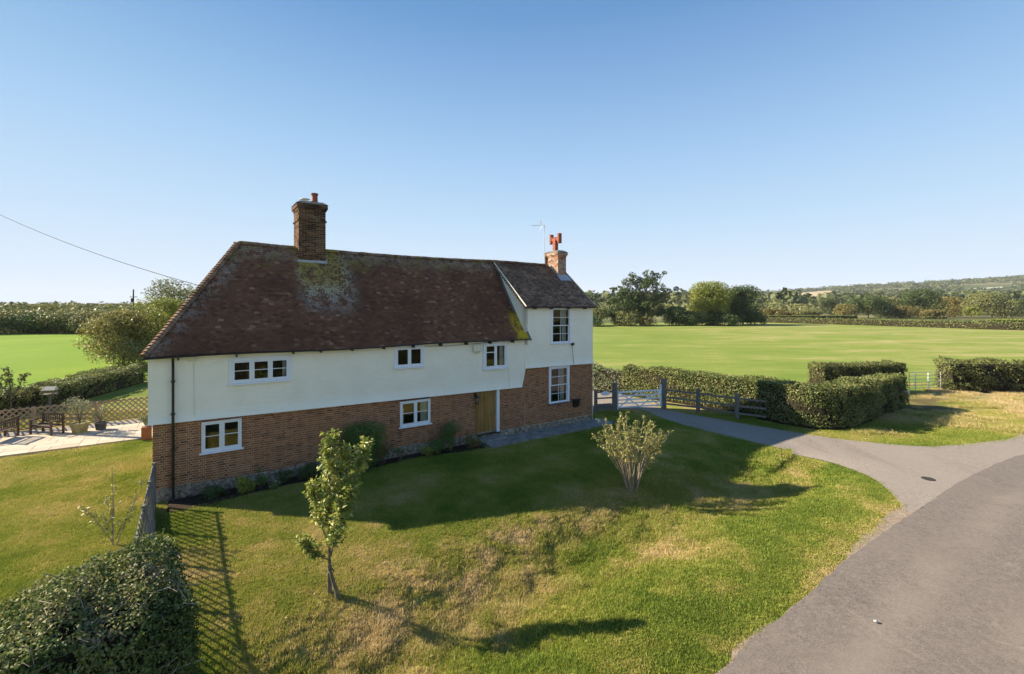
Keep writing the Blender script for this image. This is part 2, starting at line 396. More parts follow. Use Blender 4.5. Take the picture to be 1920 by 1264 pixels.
s4 = m.noise(.09, 5, .7); f = m.math('ADD', m.math('ADD', m.math('MULTIPLY', s1, .44), m.math('MULTIPLY', s4, .18)), m.math('ADD', m.math('MULTIPLY', s2, .24), m.math('MULTIPLY', s3, .16)))
sepf = m.n('ShaderNodeSeparateXYZ'); m.l(m.pos(), sepf.inputs[0])
east = m.math('MULTIPLY', m.maprange(sepf.outputs[0], 22, 65), .04)
f = m.math('ADD', f, east)
c = m.ramp(f, [(.42, (.135, .20, .033)), (.53, (.20, .245, .050)), (.60, (.30, .285, .10)), (.69, (.45, .375, .21))])
c = m.mix(m.math('MULTIPLY', m.maprange(m.noise(1.3, 5, .75), .45, .7), .22), c, (.10, .15, .03))
M['field'] = m.out(c, .95, .1, s3, .6, .05)
m = NT('bright_field'); s1 = m.noise(1., 4, .6, sc3=(.1, .05, 1)); s2 = m.noise(2.5, 3)
c = m.ramp(m.math('ADD', m.math('MULTIPLY', s1, .6), m.math('MULTIPLY', s2, .4)), [(.35, (.12, .215, .012)), (.6, (.17, .26, .018)), (.75, (.24, .28, .04))])
M['field2'] = m.out(c, .95, .1, s2, .3, .03)
def asphalt(name, a, b, patch, worn):
    m = NT(name); g = m.noise(34, 2, .9); g2 = m.noise(9, 5, .8); big = m.noise(.35, 4, .6); strk = m.noise(1., 4, .6, sc3=(.5, .12, 1))
    c = m.ramp(m.math('ADD', m.math('MULTIPLY', g, .6), m.math('MULTIPLY', g2, .4)), [(.36, a), (.64, b)])
    c = m.mix(m.math('MULTIPLY', m.maprange(big, .4, .65), patch), c, worn, 'MIX')
    c = m.mix(m.math('MULTIPLY', m.maprange(strk, .5, .7), .22), c, tuple(v*.55 for v in a))
    ac = m.attr('across'); wr = m.math('MULTIPLY', m.math('ADD', m.math('MULTIPLY', m.maprange(ac, .10, .19), m.maprange(ac, .19, .28, 1, 0)), m.math('MULTIPLY', m.maprange(ac, .34, .42), m.maprange(ac, .42, .52, 1, 0))), m.maprange(m.noise(.6, 3), .3, .6))
    c = m.mix(m.math('MULTIPLY', wr, .35), c, tuple(v*1.12 for v in b))
    # hairline cracks
    v = m.n('ShaderNodeTexVoronoi', feature='DISTANCE_TO_EDGE'); v.inputs['Scale'].default_value = .33
    d = m.noise(1.5, 4); ad = m.n('ShaderNodeVectorMath', operation='ADD'); sc_ = m.n('ShaderNodeVectorMath', operation='SCALE'); sc_.inputs['Scale'].default_value = .3
    nn = m.n('ShaderNodeTexNoise'); nn.inputs['Scale'].default_value = 1.5; m.l(m.pos(), nn.inputs['Vector'])
    m.l(nn.outputs[1], sc_.inputs[0]); m.l(m.pos(), ad.inputs[0]); m.l(sc_.outputs[0], ad.inputs[1]); m.l(ad.outputs[0], v.inputs['Vector'])
    crack = m.math('MULTIPLY', m.maprange(v.outputs[0], .0, .012, 1, 0), m.maprange(m.noise(.8, 2), .5, .6))
    c = m.mix(m.math('MULTIPLY', crack, .30), c, (.30, .26, .21))
    return m.out(c, .9, .2, g, .45, .008)
M['road'] = asphalt('lane_asphalt', (.085, .073, .064), (.245, .208, .180), .4, (.18, .152, .131))
M['drive'] = asphalt('drive_asphalt', (.155, .133, .115), (.345, .298, .255), .5, (.265, .228, .196))
m = NT('verge_grit'); g = m.noise(40, 3, .8); g2 = m.noise(6, 4)
c = m.ramp(m.math('ADD', m.math('MULTIPLY', g, .6), m.math('MULTIPLY', g2, .4)), [(.35, (.16, .12, .085)), (.5, (.29, .23, .175)), (.65, (.44, .36, .28))])
M['grit'] = m.out(c, .95, .1, g, 1., .02)
M['concrete'] = plain('concrete_path', (.21, .205, .195), .9, .15, .3, 3, .5, bs=25)
m = NT('paving_stone'); r = m.rnd(); nz = m.noise(3, 5)
c = m.mix(r, (.44, .36, .27), (.58, .49, .38)); c = m.mix(m.math('MULTIPLY', m.maprange(nz, .4, .7), .3), c, (.34, .28, .21))
M['slab'] = m.out(c, .85, .2, m.noise(20, 4), .3, .01)
M['soil'] = plain('bed_soil', (.045, .033, .025), 1, .05, .4, 8, 1., bs=30)
M['bark'] = plain('grey_bark', (.16, .135, .10), .95, .1, .35, 9, .8, bs=30)
M['palebark'] = plain('pale_stem_bark', (.33, .27, .20), .9, .1, .3, 9, .6, bs=30)
M['twig'] = plain('brown_twig', (.13, .095, .065), .95, .1, .35, 6, .5)
M['straw'] = plain('dry_straw', (.40, .31, .17), .9, .1, .3, 6, .5)
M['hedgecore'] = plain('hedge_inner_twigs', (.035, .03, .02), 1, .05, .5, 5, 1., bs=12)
M['stone'] = plain('pale_stone', (.48, .46, .42), .9, .1, .2, 8, .4)
M['oakleaf'] = leaf_mat('oak_leaves', [(.022, .038, .012), (.042, .064, .018), (.08, .10, .03)], .22)
M['darkleaf'] = leaf_mat('dark_hedge_leaves', [(.02, .04, .012), (.045, .075, .02), (.09, .115, .032)], .22)
M['hedgeleaf'] = leaf_mat('trimmed_hedge_leaves', [(.05, .065, .02), (.10, .125, .035), (.17, .17, .06), (.24, .20, .10)], .25)
M['yellowleaf'] = leaf_mat('yellow_green_leaves', [(.07, .09, .018), (.145, .165, .03), (.24, .24, .042)], .3)
M['autumn'] = leaf_mat('autumn_leaves', [(.06, .058, .018), (.12, .105, .03), (.20, .155, .05)], .3)
M['sallow'] = leaf_mat('sallow_leaves', [(.08, .085, .022), (.15, .14, .045), (.24, .20, .08)], .3)
M['olive'] = leaf_mat('olive_green_leaves', [(.055, .065, .022), (.11, .12, .04), (.19, .18, .07)], .25)
M['greyleaf'] = leaf_mat('grey_green_leaves', [(.08, .09, .05), (.15, .16, .09), (.26, .26, .17)], .25)
M['pearleaf'] = leaf_mat('pear_leaves', [(.06, .095, .02), (.14, .18, .035), (.24, .26, .06), (.38, .33, .14)], .35, .42, .5)
M['shrubleaf'] = leaf_mat('shrub_leaves', [(.10, .11, .03), (.20, .20, .06), (.33, .29, .11)], .35, .45, .5)
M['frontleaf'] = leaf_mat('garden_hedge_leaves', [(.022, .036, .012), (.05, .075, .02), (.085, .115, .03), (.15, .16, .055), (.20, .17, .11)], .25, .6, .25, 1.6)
M['bedleaf'] = leaf_mat('bed_shrub_leaves', [(.03, .065, .016), (.065, .115, .026), (.13, .17, .045)], .25)
M['limeleaf'] = leaf_mat('lime_leaves', [(.10, .13, .02), (.19, .22, .035), (.28, .28, .06)], .3)
M['farleaf'] = leaf_mat('far_wood_leaves', [(.03, .045, .016), (.055, .07, .022), (.10, .10, .035)], .2, nscale=.01)
M['pink'] = plain('pink_petals', (.45, .24, .24), .8, .2, .2, 9, .1)
M['whitepetal'] = plain('white_petals', (.6, .62, .5), .8, .2, .1, 9, .1)

# ------------------------------------------------------------------ ground sheet
def axis(lo, hi, step, out_lo, out_hi, g=1.18):
    a = list(np.arange(lo, hi+1e-6, step)); s = step; p = hi
    while p < out_hi: s = min(s*g, 140); p += s; a.append(p)
    s = step; p = lo; b = []
    while p > out_lo: s = min(s*g, 140); p -= s; b.append(p)
    return np.array(b[::-1]+a)
gx = axis(-20, 20, .2, -5200, 5200); gy = axis(3, 28, .2, -400, 6000)
X, Y = np.meshgrid(gx, gy); Z = terrain(X, Y)
ROAD_EDGE = [(-14, -6.2), (-6, .2), G(1352, 1252), G(1384, 1199), G(1483, 1136), G(1583, 1048), G(1600, 1012), G(1650, 975), G(1690, 941), G(1745, 915), G(1800, 890), G(1862, 868), G(1920, 848), (30, 23.3), (44, 27.0), (70, 31)]
def dryness(x, y):
    d = seg_dist(x, y, DITCH)
    v = .345+.66*(fbm(x*.55, y*.55, 41, 4)-.5)*1.5+.42*(fbm(x*2.9, y*2.9, 47, 4)-.5)
    bank = np.exp(-((d-.9)/.9)**2)*(x < 8)            # dry scruffy bank
    sd_ = ditch_side(x, y); hs = sstep(.4, -.3, sd_)*sstep(3.6, 1.4, d)
    v = v+.20*bank*sstep(.35, .6, fbm(x*.8, y*.8, 51, 3))+.05*bank+.03*hs*sstep(.3, .6, fbm(x*1.1, y*1.1, 53, 3))
    v = v-.05*sstep(.3, 1.2, sd_)*(d < 5)+.30*sstep(.53, .66, fbm(x*1.1+5, y*1.1, 57, 4))*(d < 5.5)
    v = v+.12*np.exp(-(((x+3.2)/3.2)**2+((y-10.4)/2.2)**2))*sstep(.3, .6, fbm(x*.9, y*.9, 61, 3))
    v = v+.4*np.exp(-(((x-8.2)/1.6)**2+((y-16.4)/1.3)**2))  # bare end of ditch
    red = seg_dist(x, y, ROAD_EDGE[1:10])
    v = v-.07*np.exp(-((red-1.1)/1.2)**2)               # greener strip beside the lane
    v = v+.2*np.exp(-(red/.25)**2)
    v = v+.13*sstep(-9.5, -11.5, x+0*(y))*sstep(9, 12, y)
    # straw coloured ground between the hedges right of the drive
    east = sstep(14, 19, x)*sstep(21.5, 25, y-.0*x)*(x < 60)
    v = v+.33*east*sstep(.30, .50, fbm(x*.22, y*.5, 71, 3))+.12*east
    gatev = in_poly(x, y, [(4, 27.3), (13, 26), (9, 31.5), (3, 35)])
    v = v+.35*gatev
    return np.clip(v, 0, 1)
dry = dryness(X, Y)
HEDGE_SOIL = [(15.6, 22.6), (23.2, 27.6), (25, 32), (29, 30.0), (25, 26.8), (21, 23.9), (17.5, 22.2)]
soil = (in_poly(X, Y, HEDGE_SOIL)*.75)*sstep(.3, .55, fbm(X*.9, Y*.9, 5, 3))
farw = sstep(95, 200, np.hypot(X, Y))
nx, ny = len(gx), len(gy)
V = np.stack([X, Y, Z], -1).reshape(-1, 3)
idx = np.arange(nx*ny).reshape(ny, nx)
F = np.stack([idx[:-1, :-1], idx[:-1, 1:], idx[1:, 1:], idx[1:, :-1]], -1).reshape(-1, 4)
tag(mesh_np('ground', V, F, M['ground'], attrs={'dry': dry.ravel(), 'far': farw.ravel(), 'soil': soil.ravel()}, smooth=True), kind='structure')

def flat(name, poly, z, mat, kind='structure'):
    me = bpy.data.meshes.new(name); me.from_pydata([(x, y, z) for x, y in poly], [], [tuple(range(len(poly)))])
    me.materials.append(mat); o = bpy.data.objects.new(name, me); link(o); o['kind'] = kind; return o
def resample(p, n):
    p = np.array(p, float); s = np.r_[0, np.cumsum(np.hypot(*np.diff(p, axis=0).T))]; t = np.linspace(0, s[-1], n)
    return np.stack([np.interp(t, s, p[:, 0]), np.interp(t, s, p[:, 1])], 1)
def smooth_line(p, it=2):
    p = [np.array(q, float) for q in p]
    for _ in range(it):
        q = [p[0]]
        for a, b in zip(p[:-1], p[1:]): q += [a*.75+b*.25, a*.25+b*.75]
        p = q+[p[-1]]
    return p
def strip(name, A, B, z, mat, n=160, m=14, ragged=(0, 0), drape=True, crown=0):
    A = resample(smooth_line(A), n); B = resample(smooth_line(B), n)
    for L, rg, sd in ((A, ragged[0], 3), (B, ragged[1], 8)):
        if rg:
            t = np.gradient(L, axis=0); t /= np.hypot(t[:, 0], t[:, 1])[:, None]
            k = (fbm(L[:, 0]*2.2, L[:, 1]*2.2, sd, 4)-.5)*2*rg; L += np.stack([-t[:, 1]*k, t[:, 0]*k], 1)
    T = np.linspace(0, 1, m); V = []; 
    for t in T:
        q = A*(1-t)+B*t
        zz = np.full(n, z)+crown*4*t*(1-t)
        if drape: zz = zz+np.maximum(terrain(q[:, 0], q[:, 1]), -.3)
        V.append(np.c_[q, zz])
    V = np.concatenate(V); I = np.arange(n*m).reshape(m, n)
    F = np.stack([I[:-1, :-1], I[:-1, 1:], I[1:, 1:], I[1:, :-1]], -1).reshape(-1, 4)
    return tag(mesh_np(name, V, F, mat, smooth=True, attrs={'across': np.repeat(T, n)}), kind='structure')
# fields
flat('right_field', [(-40, 62), (-10, 46), (3.5, 35.2), (8.3, 32.8), (14, 27.6), (18, 30.2), (28, 33.6), (40, 34), (75, 38), (170, 60), (150, 95), (128, 117), (98, 176), (60, 176), (29, 165), (-60, 160)], .03, M['field'])
flat('left_field', [(-27.4, 26), (-34, 20), (-90, 10), (-260, 40), (-240, 100), (-109, 100), (-87, 100), (-60, 80), (-34, 48), (-30.0, 40)], .03, M['field2'])
# lane, drive and their gritty edges
def offs(p, d):
    p = np.array(p, float); t = np.gradient(p, axis=0); t /= np.hypot(t[:, 0], t[:, 1])[:, None]
    return [tuple(q) for q in np.c_[p[:, 0]+t[:, 1]*d, p[:, 1]-t[:, 0]*d]]
EDGE = [(-14, -6.15), (-5.95, .3), G(1360, 1264), G(1410, 1199), G(1497, 1136), G(1591, 1044), G(1704, 971), G(1781, 915), G(1862, 873), G(1920, 852), (30, 23.0), (44, 26.7), (70, 30.6)]
strip('verge_grit', offs(ROAD_EDGE, .06), offs(ROAD_EDGE, 1.2), 0.024, M['grit'], 420, 6, (.12, 0))
strip('lane', EDGE, offs(EDGE, 7.2), .044, M['road'], 420, 16, (.05, 0), crown=.03)
DR_NEAR = [(5.6, 27.6), G(1206, 768), G(1242, 786), G(1320, 809), G(1399, 827), G(1477, 845), G(1555, 862), G(1600, 880), G(1640, 899), G(1672, 925), G(1704, 962), G(1781, 915), G(1862, 873), G(1920, 852), (30, 23.4), (40, 26)]
DR_FAR = [(8.6, 28.4), G(1242, 768), G(1320, 782), G(1399, 796), G(1477, 809), G(1555, 822), G(1620, 830), G(1684, 836), G(1745, 839), G(1830, 832), G(1925, 820), (29.5, 26.6), (34, 27.3), (40, 28.6)]
DR_OUT = [tuple(p) for p in smooth_line(DR_NEAR[:11])]+[(p[0]+.05, p[1]-.06) for p in (G(1704, 962), G(1781, 915), G(1862, 872), G(1920, 851), (30, 23.2), (40, 25.8))]+[tuple(p) for p in smooth_line(DR_FAR)][::-1]
def drape_poly(name, poly, z, mat, step=.4):
    from mathutils.geometry import delaunay_2d_cdt
    q = np.array(poly); gx_, gy_ = np.meshgrid(np.arange(q[:, 0].min(), q[:, 0].max(), step), np.arange(q[:, 1].min(), q[:, 1].max(), step)); gx_ = gx_.ravel(); gy_ = gy_.ravel()
    k = in_poly(gx_, gy_, poly); k[k] &= seg_dist(gx_[k], gy_[k], poly+[poly[0]]) > .12
    vs = [Vector(p) for p in poly]+[Vector(p) for p in zip(gx_[k], gy_[k])]; n = len(poly)
    r_ = delaunay_2d_cdt(vs, [(i, (i+1) % n) for i in range(n)], [], 1, 1e-5)
    P = np.array([tuple(v) for v in r_[0]]); V = np.c_[P, terrain(P[:, 0], P[:, 1])+z]
    return tag(mesh_np(name, V, [f for f in r_[2] if len(f) == 3], mat, smooth=True), kind='structure')
drape_poly('driveway', DR_OUT, .029, M['drive'])
flat('yard', [(4.6, 26.4), (6.2, 27.9), (8.9, 28.3), (7.2, 33.0), (2.6, 35)], .02, M['drive'])
DR_POLY = DR_OUT
LANE_POLY = [tuple(p) for p in smooth_line(ROAD_EDGE)]+[(80, -20), (-14, -20)]
def H(u, n): return (HOUSE_C[0]+.826*u-.564*n, HOUSE_C[1]+.564*u+.826*n)
def Hinv(x, y):
    dx = x-HOUSE_C[0]; dy = y-HOUSE_C[1]; return dx*.826+dy*.564, -dx*.564+dy*.826

# ------------------------------------------------------------------ the farmhouse, in its own frame (x along the front, y into the house)
L1, L2, DEP = 14.0, 18.4, 5.4
def zj(u): return 2.43-.0135*u if u < 13.95 else 3.10-.012*(u-14)      # bottom of the rendered wall
HOLES = {'W1': (2.15, 3.91, 3.47, 4.25), 'W2': (7.72, 8.89, 3.58, 4.38), 'W3': (11.8, 12.98, 3.23, 4.33),
         'W4': (1.35, 2.46, 1.33, 2.31), 'W5': (7.94, 9.24, 1.20, 2.21), 'W6': (15.6, 16.87, 4.20, 5.95), 'W7': (15.5, 16.77, 1.25, 3.03),
         'D': (11.42, 12.60, .36, 2.27)}
def wall_panel(name, u0, u1, z0, z1, holes, mat, parent, yf, step=.35, thick=.22, disp=None, xf=None):
    us = sorted(set([round(v, 4) for v in np.arange(u0, u1, step)]+[u1]+[h[i] for h in holes for i in (0, 1)]))
    zs = sorted(set([round(v, 4) for v in np.arange(z0, z1, .12)]+[z1]+[h[i] for h in holes for i in (2, 3)]))
    us = [u for u in us if u0-1e-6 <= u <= u1+1e-6]; zs = [z for z in zs if z0-1e-6 <= z <= z1+1e-6]
    mb = MB(); vi = {}; V = []; F = []
    def vert(u, z, back=0):
        k = (round(u, 4), round(z, 4), back)
        if k not in vi:
            vi[k] = len(V); uu, yy, zz = (disp(u, z) if disp else (u, 0, z))
            V.append((uu, yf(u)+(thick if back else yy), zz))
        return vi[k]
    solid = {}
    for i in range(len(us)-1):
        for j in range(len(zs)-1):
            cu = (us[i]+us[i+1])/2; cz = (zs[j]+zs[j+1])/2
            solid[i, j] = not any(h[0] < cu < h[1] and h[2] < cz < h[3] for h in holes)
    for (i, j), s in solid.items():
        if not s: continue
        a, b, c_, d = (us[i], zs[j]), (us[i+1], zs[j]), (us[i+1], zs[j+1]), (us[i], zs[j+1])
        F.append([vert(*a), vert(*b), vert(*c_), vert(*d)])
        for (di, dj, p, q) in ((-1, 0, d, a), (1, 0, b, c_), (0, -1, a, b), (0, 1, c_, d)):
            if not solid.get((i+di, j+dj), False):
                F.append([vert(*q), vert(*p), vert(*p, 1), vert(*q, 1)])
    me = bpy.data.meshes.new(name); me.from_pydata(V, [], F); me.materials.append(mat)
    o = bpy.data.objects.new(name, me); return link(o, parent)
def disp_main(u, z):
    k = (z-2.24)/(4.62-2.24); zb = zj(u); zz = zb+k*(4.62-zb) if z < 3.2 else z
    if z < 3.2:
        k2 = (z-2.24)/(3.2-2.24); zz = zb+k2*(3.2-zb)
    fl = -.10*max(0, 1-(z-2.24)/.42)**2 if z < 2.66 else 0
    wob = .03*(float(fbm(np.array([u*.6]), np.array([z*.9]), 3, 2)[0])-.5)
    return u, fl+wob, zz
up_holes = [HOLES[k] for k in ('W1', 'W2', 'W3')]
wall_panel('upper_wall', 0, L1, 2.24, 4.62, up_holes, M['render'], house, lambda u: 0, .3, .2, disp_main)
def disp_ext(u, z):
    zb = zj(max(u, 14)); zz = zb+(z-3.05)/(3.6-3.05)*(3.6-zb) if z < 3.6 else z
    fl = -.09*max(0, 1-(z-3.05)/.4)**2 if z < 3.45 else 0
    return u, fl, zz
wall_panel('upper_wall', L1, L2, 3.05, 6.0, [HOLES['W6']], M['render'], house, lambda u: -.012, .3, .2, disp_ext)
# left return, extension left cheek and gable, right gable, back wall
mb = MB()
mb.add([(0, 0, 2.43), (0, DEP, 2.43), (0, DEP, 4.62), (0, 0, 4.62)], [(0, 3, 2, 1)])
mb.build('side_wall', M['render'], house)
mb = MB(); gp = [(-.012, 4.2), (DEP, 4.2), (DEP, 6.0), (2.65, 8.24), (-.012, 6.0)]
mb.add([(L1, y, z) for y, z in gp]+[(L1+.18, y, z) for y, z in gp], [(4, 3, 2, 1, 0), (5, 6, 7, 8, 9)]+[(i, (i+1) % 5, (i+1) % 5+5, i+5) for i in range(5)])
mb.build('gable_wall', M['render'], house)
mb = MB(); gp = [(0, .0), (DEP, .0), (DEP, 6.0), (2.65, 8.22), (0, 6.0)]
mb.add([(L2, y, z) for y, z in gp], [(0, 1, 2, 3, 4)]); mb.build('gable_wall', M['render'], house)
mb = MB(); mb.add([(0, DEP, 0), (L2, DEP, 0), (L2, DEP, 4.62), (0, DEP, 4.62)], [(3, 2, 1, 0)]); mb.add([(L1, DEP, 4.62), (L2, DEP, 4.62), (L2, DEP, 6), (L1, DEP, 6)], [(3, 2, 1, 0)])
mb.build('back_wall', M['render'], house)
# rooms behind the glass
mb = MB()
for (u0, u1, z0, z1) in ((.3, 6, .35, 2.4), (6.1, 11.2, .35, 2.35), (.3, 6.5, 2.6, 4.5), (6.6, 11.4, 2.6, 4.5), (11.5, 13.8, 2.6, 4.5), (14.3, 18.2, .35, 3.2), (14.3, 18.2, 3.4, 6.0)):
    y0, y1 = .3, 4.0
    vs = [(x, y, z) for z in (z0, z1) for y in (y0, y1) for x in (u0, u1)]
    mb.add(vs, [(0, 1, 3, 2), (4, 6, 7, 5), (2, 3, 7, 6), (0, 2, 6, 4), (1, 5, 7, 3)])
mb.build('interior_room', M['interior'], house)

# brickwork: mortar bed with separate proud bricks in Flemish bond
def mortar_and_bricks():
    bw = wall_panel('brick_wall', .12, L1+.05, .34, 2.24, [HOLES['W4'], HOLES['W5'], HOLES['D']], M['mortar'], house, lambda u: .075, .5, .2, lambda u, z: (u, 0, z if z < 2.2 else zj(u)+.02))
    bw2 = wall_panel('brick_wall', L1+.05, L2-.02, .34, 3.05, [HOLES['W7']], M['mortar'], house, lambda u: .045, .5, .2, lambda u, z: (u, 0, z if z < 3.0 else zj(max(u, 14))+.01))
    cm = MB(); cm.box(-.5, .5, -.5, .5, -.5, .5, r=0.0); 
    def chamfer_box(name, sx, sy, sz):
        bm = bmesh.new(); bmesh.ops.create_cube(bm, size=1); bmesh.ops.scale(bm, vec=(sx, sy, sz), verts=bm.verts)
        bmesh.ops.bevel(bm, geom=[e for e in bm.edges if all(v.co.y < 0 for v in e.verts)], offset=.006, segments=1, affect='EDGES')
        me = bpy.data.meshes.new(name); bm.to_mesh(me); bm.free(); me.materials.append(M['brick']); return me
    ms, mh = chamfer_box('brick', .213, .05, .061), chamfer_box('brick_header', .100, .05, .061)
    cands = []
    def run(wall, u0, u1, ztop, holes, yf, parts_ok):
        z = .38; row = 0; bs = MB()
        while z < 3.1:
            u = u0+(.0 if row % 2 == 0 else -.165); k = row
            while u < u1:
                ln = .215 if k % 2 == 0 else .102
                a, b = max(u, u0), min(u+ln, u1); zt = z+.064
                if b-a > .03 and zt < ztop((a+b)/2)-.004:
                    segs = [(a, b)]
                    for h in holes:
                        if h[2]-.005 < zt and h[3]+.005 > z:
                            ns = []
                            for p, q in segs:
                                if q <= h[0]-.006 or p >= h[1]+.006: ns.append((p, q)); continue
                                if p < h[0]-.03: ns.append((p, h[0]-.008))
                                if q > h[1]+.03: ns.append((h[1]+.008, q))
                            segs = ns
                    for p, q in segs:
                        y = yf-.006+random.uniform(-.003, .003)
                        if parts_ok and abs((q-p)-ln) < .001: cands.append((p, q, y, z, ln, wall))
                        else: bs.box(p, q-.002, y, y+.03, z, zt-.003)
                u += ln+.010; k += 1
            z += .0745; row += 1
        return bs
    b1 = run(bw, .12, L1+.03, lambda u: zj(u), [HOLES['W4'], HOLES['W5'], HOLES['D']], .075, True)
    b2 = run(bw2, L1+.06, L2-.02, lambda u: zj(max(u, 14.0)), [HOLES['W7']], .045, False)
    cands.sort(key=lambda c: c[0])
    for i, (p, q, y, z, ln, wall) in enumerate(cands):
        if i < 300:
            o = bpy.data.objects.new('brick', ms if ln > .2 else mh)
            o.location = ((p+q)/2, y+.025, z+.032); o.rotation_euler = (0, R(random.uniform(-.5, .5)), 0); link(o, wall)
        else: b1.box(p, q-.002, y, y+.03, z, z+.061)
    tag(b1.build('brickwork', M['brick'], bw), kind='stuff'); tag(b2.build('brickwork', M['brick'], bw2), kind='stuff')
    # left end return
    wl = MB(); wl.box(.12, .3, .3, DEP, .0, 2.43); wall = wl.build('brick_wall', M['mortar'], house)
    s = MB(); z = .38; row = 0
    while z < 2.34:
        y = .10-(.165 if row % 2 else 0); k = row
        while y < DEP:
            ln = .215 if k % 2 == 0 else .102; a = max(y, .10); b = min(y+ln, DEP)
            if b-a > .03: s.box(.107+random.uniform(-.004, .004), .13, a, b, z, z+.064)
            y += ln+.01; k += 1
        z += .0745; row += 1
    tag(s.build('brickwork', M['brick'], wall), kind='stuff')
mortar_and_bricks()
# rough plinth
def plinth():
    V = []; F = []; us = np.arange(.08, L2+.05, .09); zs = np.linspace(-.35, .40, 9)
    for j, z in enumerate(zs):
        for u in us:
            d = -.035-.03*(1-j/8)-.05*(float(fbm(np.array([u*3.]), np.array([z*6.]), 77, 3)[0])-.5)
            V.append((u, .075+(d if j < 8 else 0), z+(.035*math.sin(u*1.7)*(j >= 7))))
    n = len(us)
    for j in range(len(zs)-1):
        for i in range(n-1): F.append((j*n+i, j*n+i+1, (j+1)*n+i+1, (j+1)*n+i))
    mesh_np('plinth', V, F, M['plinth'], house)
    one('plinth', M['plinth'], house, .06, .10, .05, DEP, -.3, .37)
plinth()

# roofs
EV_Y, EV_Z = -.25, 4.47
def ridge_z(u): return 8.40-.10*max(0, math.sin(PI*(u-2.6)/11.4))-.008*max(0, u-2.6)
def main_pt(u, t):                          # t 0 at the eave, 1 at the ridge
    sag = -.05*math.sin(PI*t)*(.6+.4*math.sin(u*.9))
    return Vector((u, EV_Y+(2.65-EV_Y)*t, EV_Z+.03*math.sin(u*.8)*(1-t)+(ridge_z(u)-EV_Z)*t+sag))
HX = -.06
def hip_u(t): return HX+(2.6-HX)*t
def tile_mesh(name, mat, w, l, th):
    mb = MB(); mb.box(-w/2, w/2, 0, l, -th, 0, r=0.0)
    me = mb.build(name, mat).data; o = bpy.data.objects[-1] if False else None
    return me
def make_tile_src(name, mat, w, l, th):
    me = bpy.data.meshes.new(name); s = MB(); s.box(-w/2, w/2, 0, l, -th, 0, r=0.0)
    # slight cross camber
    vs = s.v; me.from_pydata(vs, [], s.f); me.materials.append(mat); return me
def frame(p, along, up, tilt=0, yaw=0):
    along = along.normalized(); up = (up-along*up.dot(along)).normalized(); nrm = along.cross(up).normalized()
    Mx = Matrix((along, up, nrm)).transposed().to_4x4(); Mx.translation = p
    return Mx @ Matrix.Rotation(tilt, 4, 'X') @ Matrix.Rotation(yaw, 4, 'Z')
def tiled(parent, surf, u_lo, u_hi, rows, tw, gauge_t, mat, rough, n_parts, skip=None, slope_len=4.9, th=.013):
    src = make_tile_src('roof_tile', mat, tw*.965, slope_len/rows*1.35, th)
    st = MB(); parts = []
    base = [(sx*tw*.965/2, sy, sz) for sz in (-th, 0) for sy in (0, slope_len/rows*1.35) for sx in (-1, 1)]
    fs = [(0, 2, 3, 1), (4, 5, 7, 6), (0, 1, 5, 4), (2, 6, 7, 3), (0, 4, 6, 2), (1, 3, 7, 5)]
    allp = []
    for r_ in range(rows):
        t = r_/rows; lo, hi = u_lo(t), u_hi(t); u = math.floor(lo/tw)*tw+(tw/2 if r_ % 2 else 0)
        while u < hi+tw*.4:
            if lo-tw*.45 <= u <= hi+tw*.2 and not (skip and skip(u, t)):
                p = surf(u, t); al = surf(u+.05, t)-surf(u-.05, t); upv = surf(u, min(t+.02, 1.0))-surf(u, t-.0)
                if upv.length < 1e-5: upv = surf(u, t)-surf(u, t-.02)
                Mx = frame(p, al, upv, -R(3.6+rough*random.uniform(-1, 1.6)), R(rough*random.uniform(-.8, .8)))
                Mx.translation = Mx.translation+Mx.col[2].to_3d()*(.034+rough*random.uniform(-.002, .004))
                allp.append((u, t, Mx))
            u += tw
    allp.sort(key=lambda q: q[1]*6+q[0]*.45)
    for i, (u, t, Mx) in enumerate(allp):
        if i < n_parts:
            o = bpy.data.objects.new('roof_tile', src); o.matrix_local = Mx; link(o, parent)
        else: st.add([Mx @ Vector(v) for v in base], fs)
    tag(st.build('tile_courses', mat, parent), kind='stuff')
def surf_mesh(name, surf, u_lo, u_hi, mat, parent, nu=40, ntt=12):
    V = []; F = []
    for j in range(ntt+1):
        t = j/ntt
        for i in range(nu+1): V.append(surf(u_lo(t)+(u_hi(t)-u_lo(t))*i/nu, t))
    for j in range(ntt):
        for i in range(nu): a = j*(nu+1)+i; F.append((a, a+1, a+nu+2, a+nu+1))
    return mesh_np(name, V, F, mat, parent)
roof = surf_mesh('roof', main_pt, hip_u, lambda t: 14.0+.22*(1-t)*(t < .38), M['tileunder'], house)
def stack_skip(u, t):
    y = EV_Y+2.9*t; return 4.66 < u < 5.56 and y > 2.28
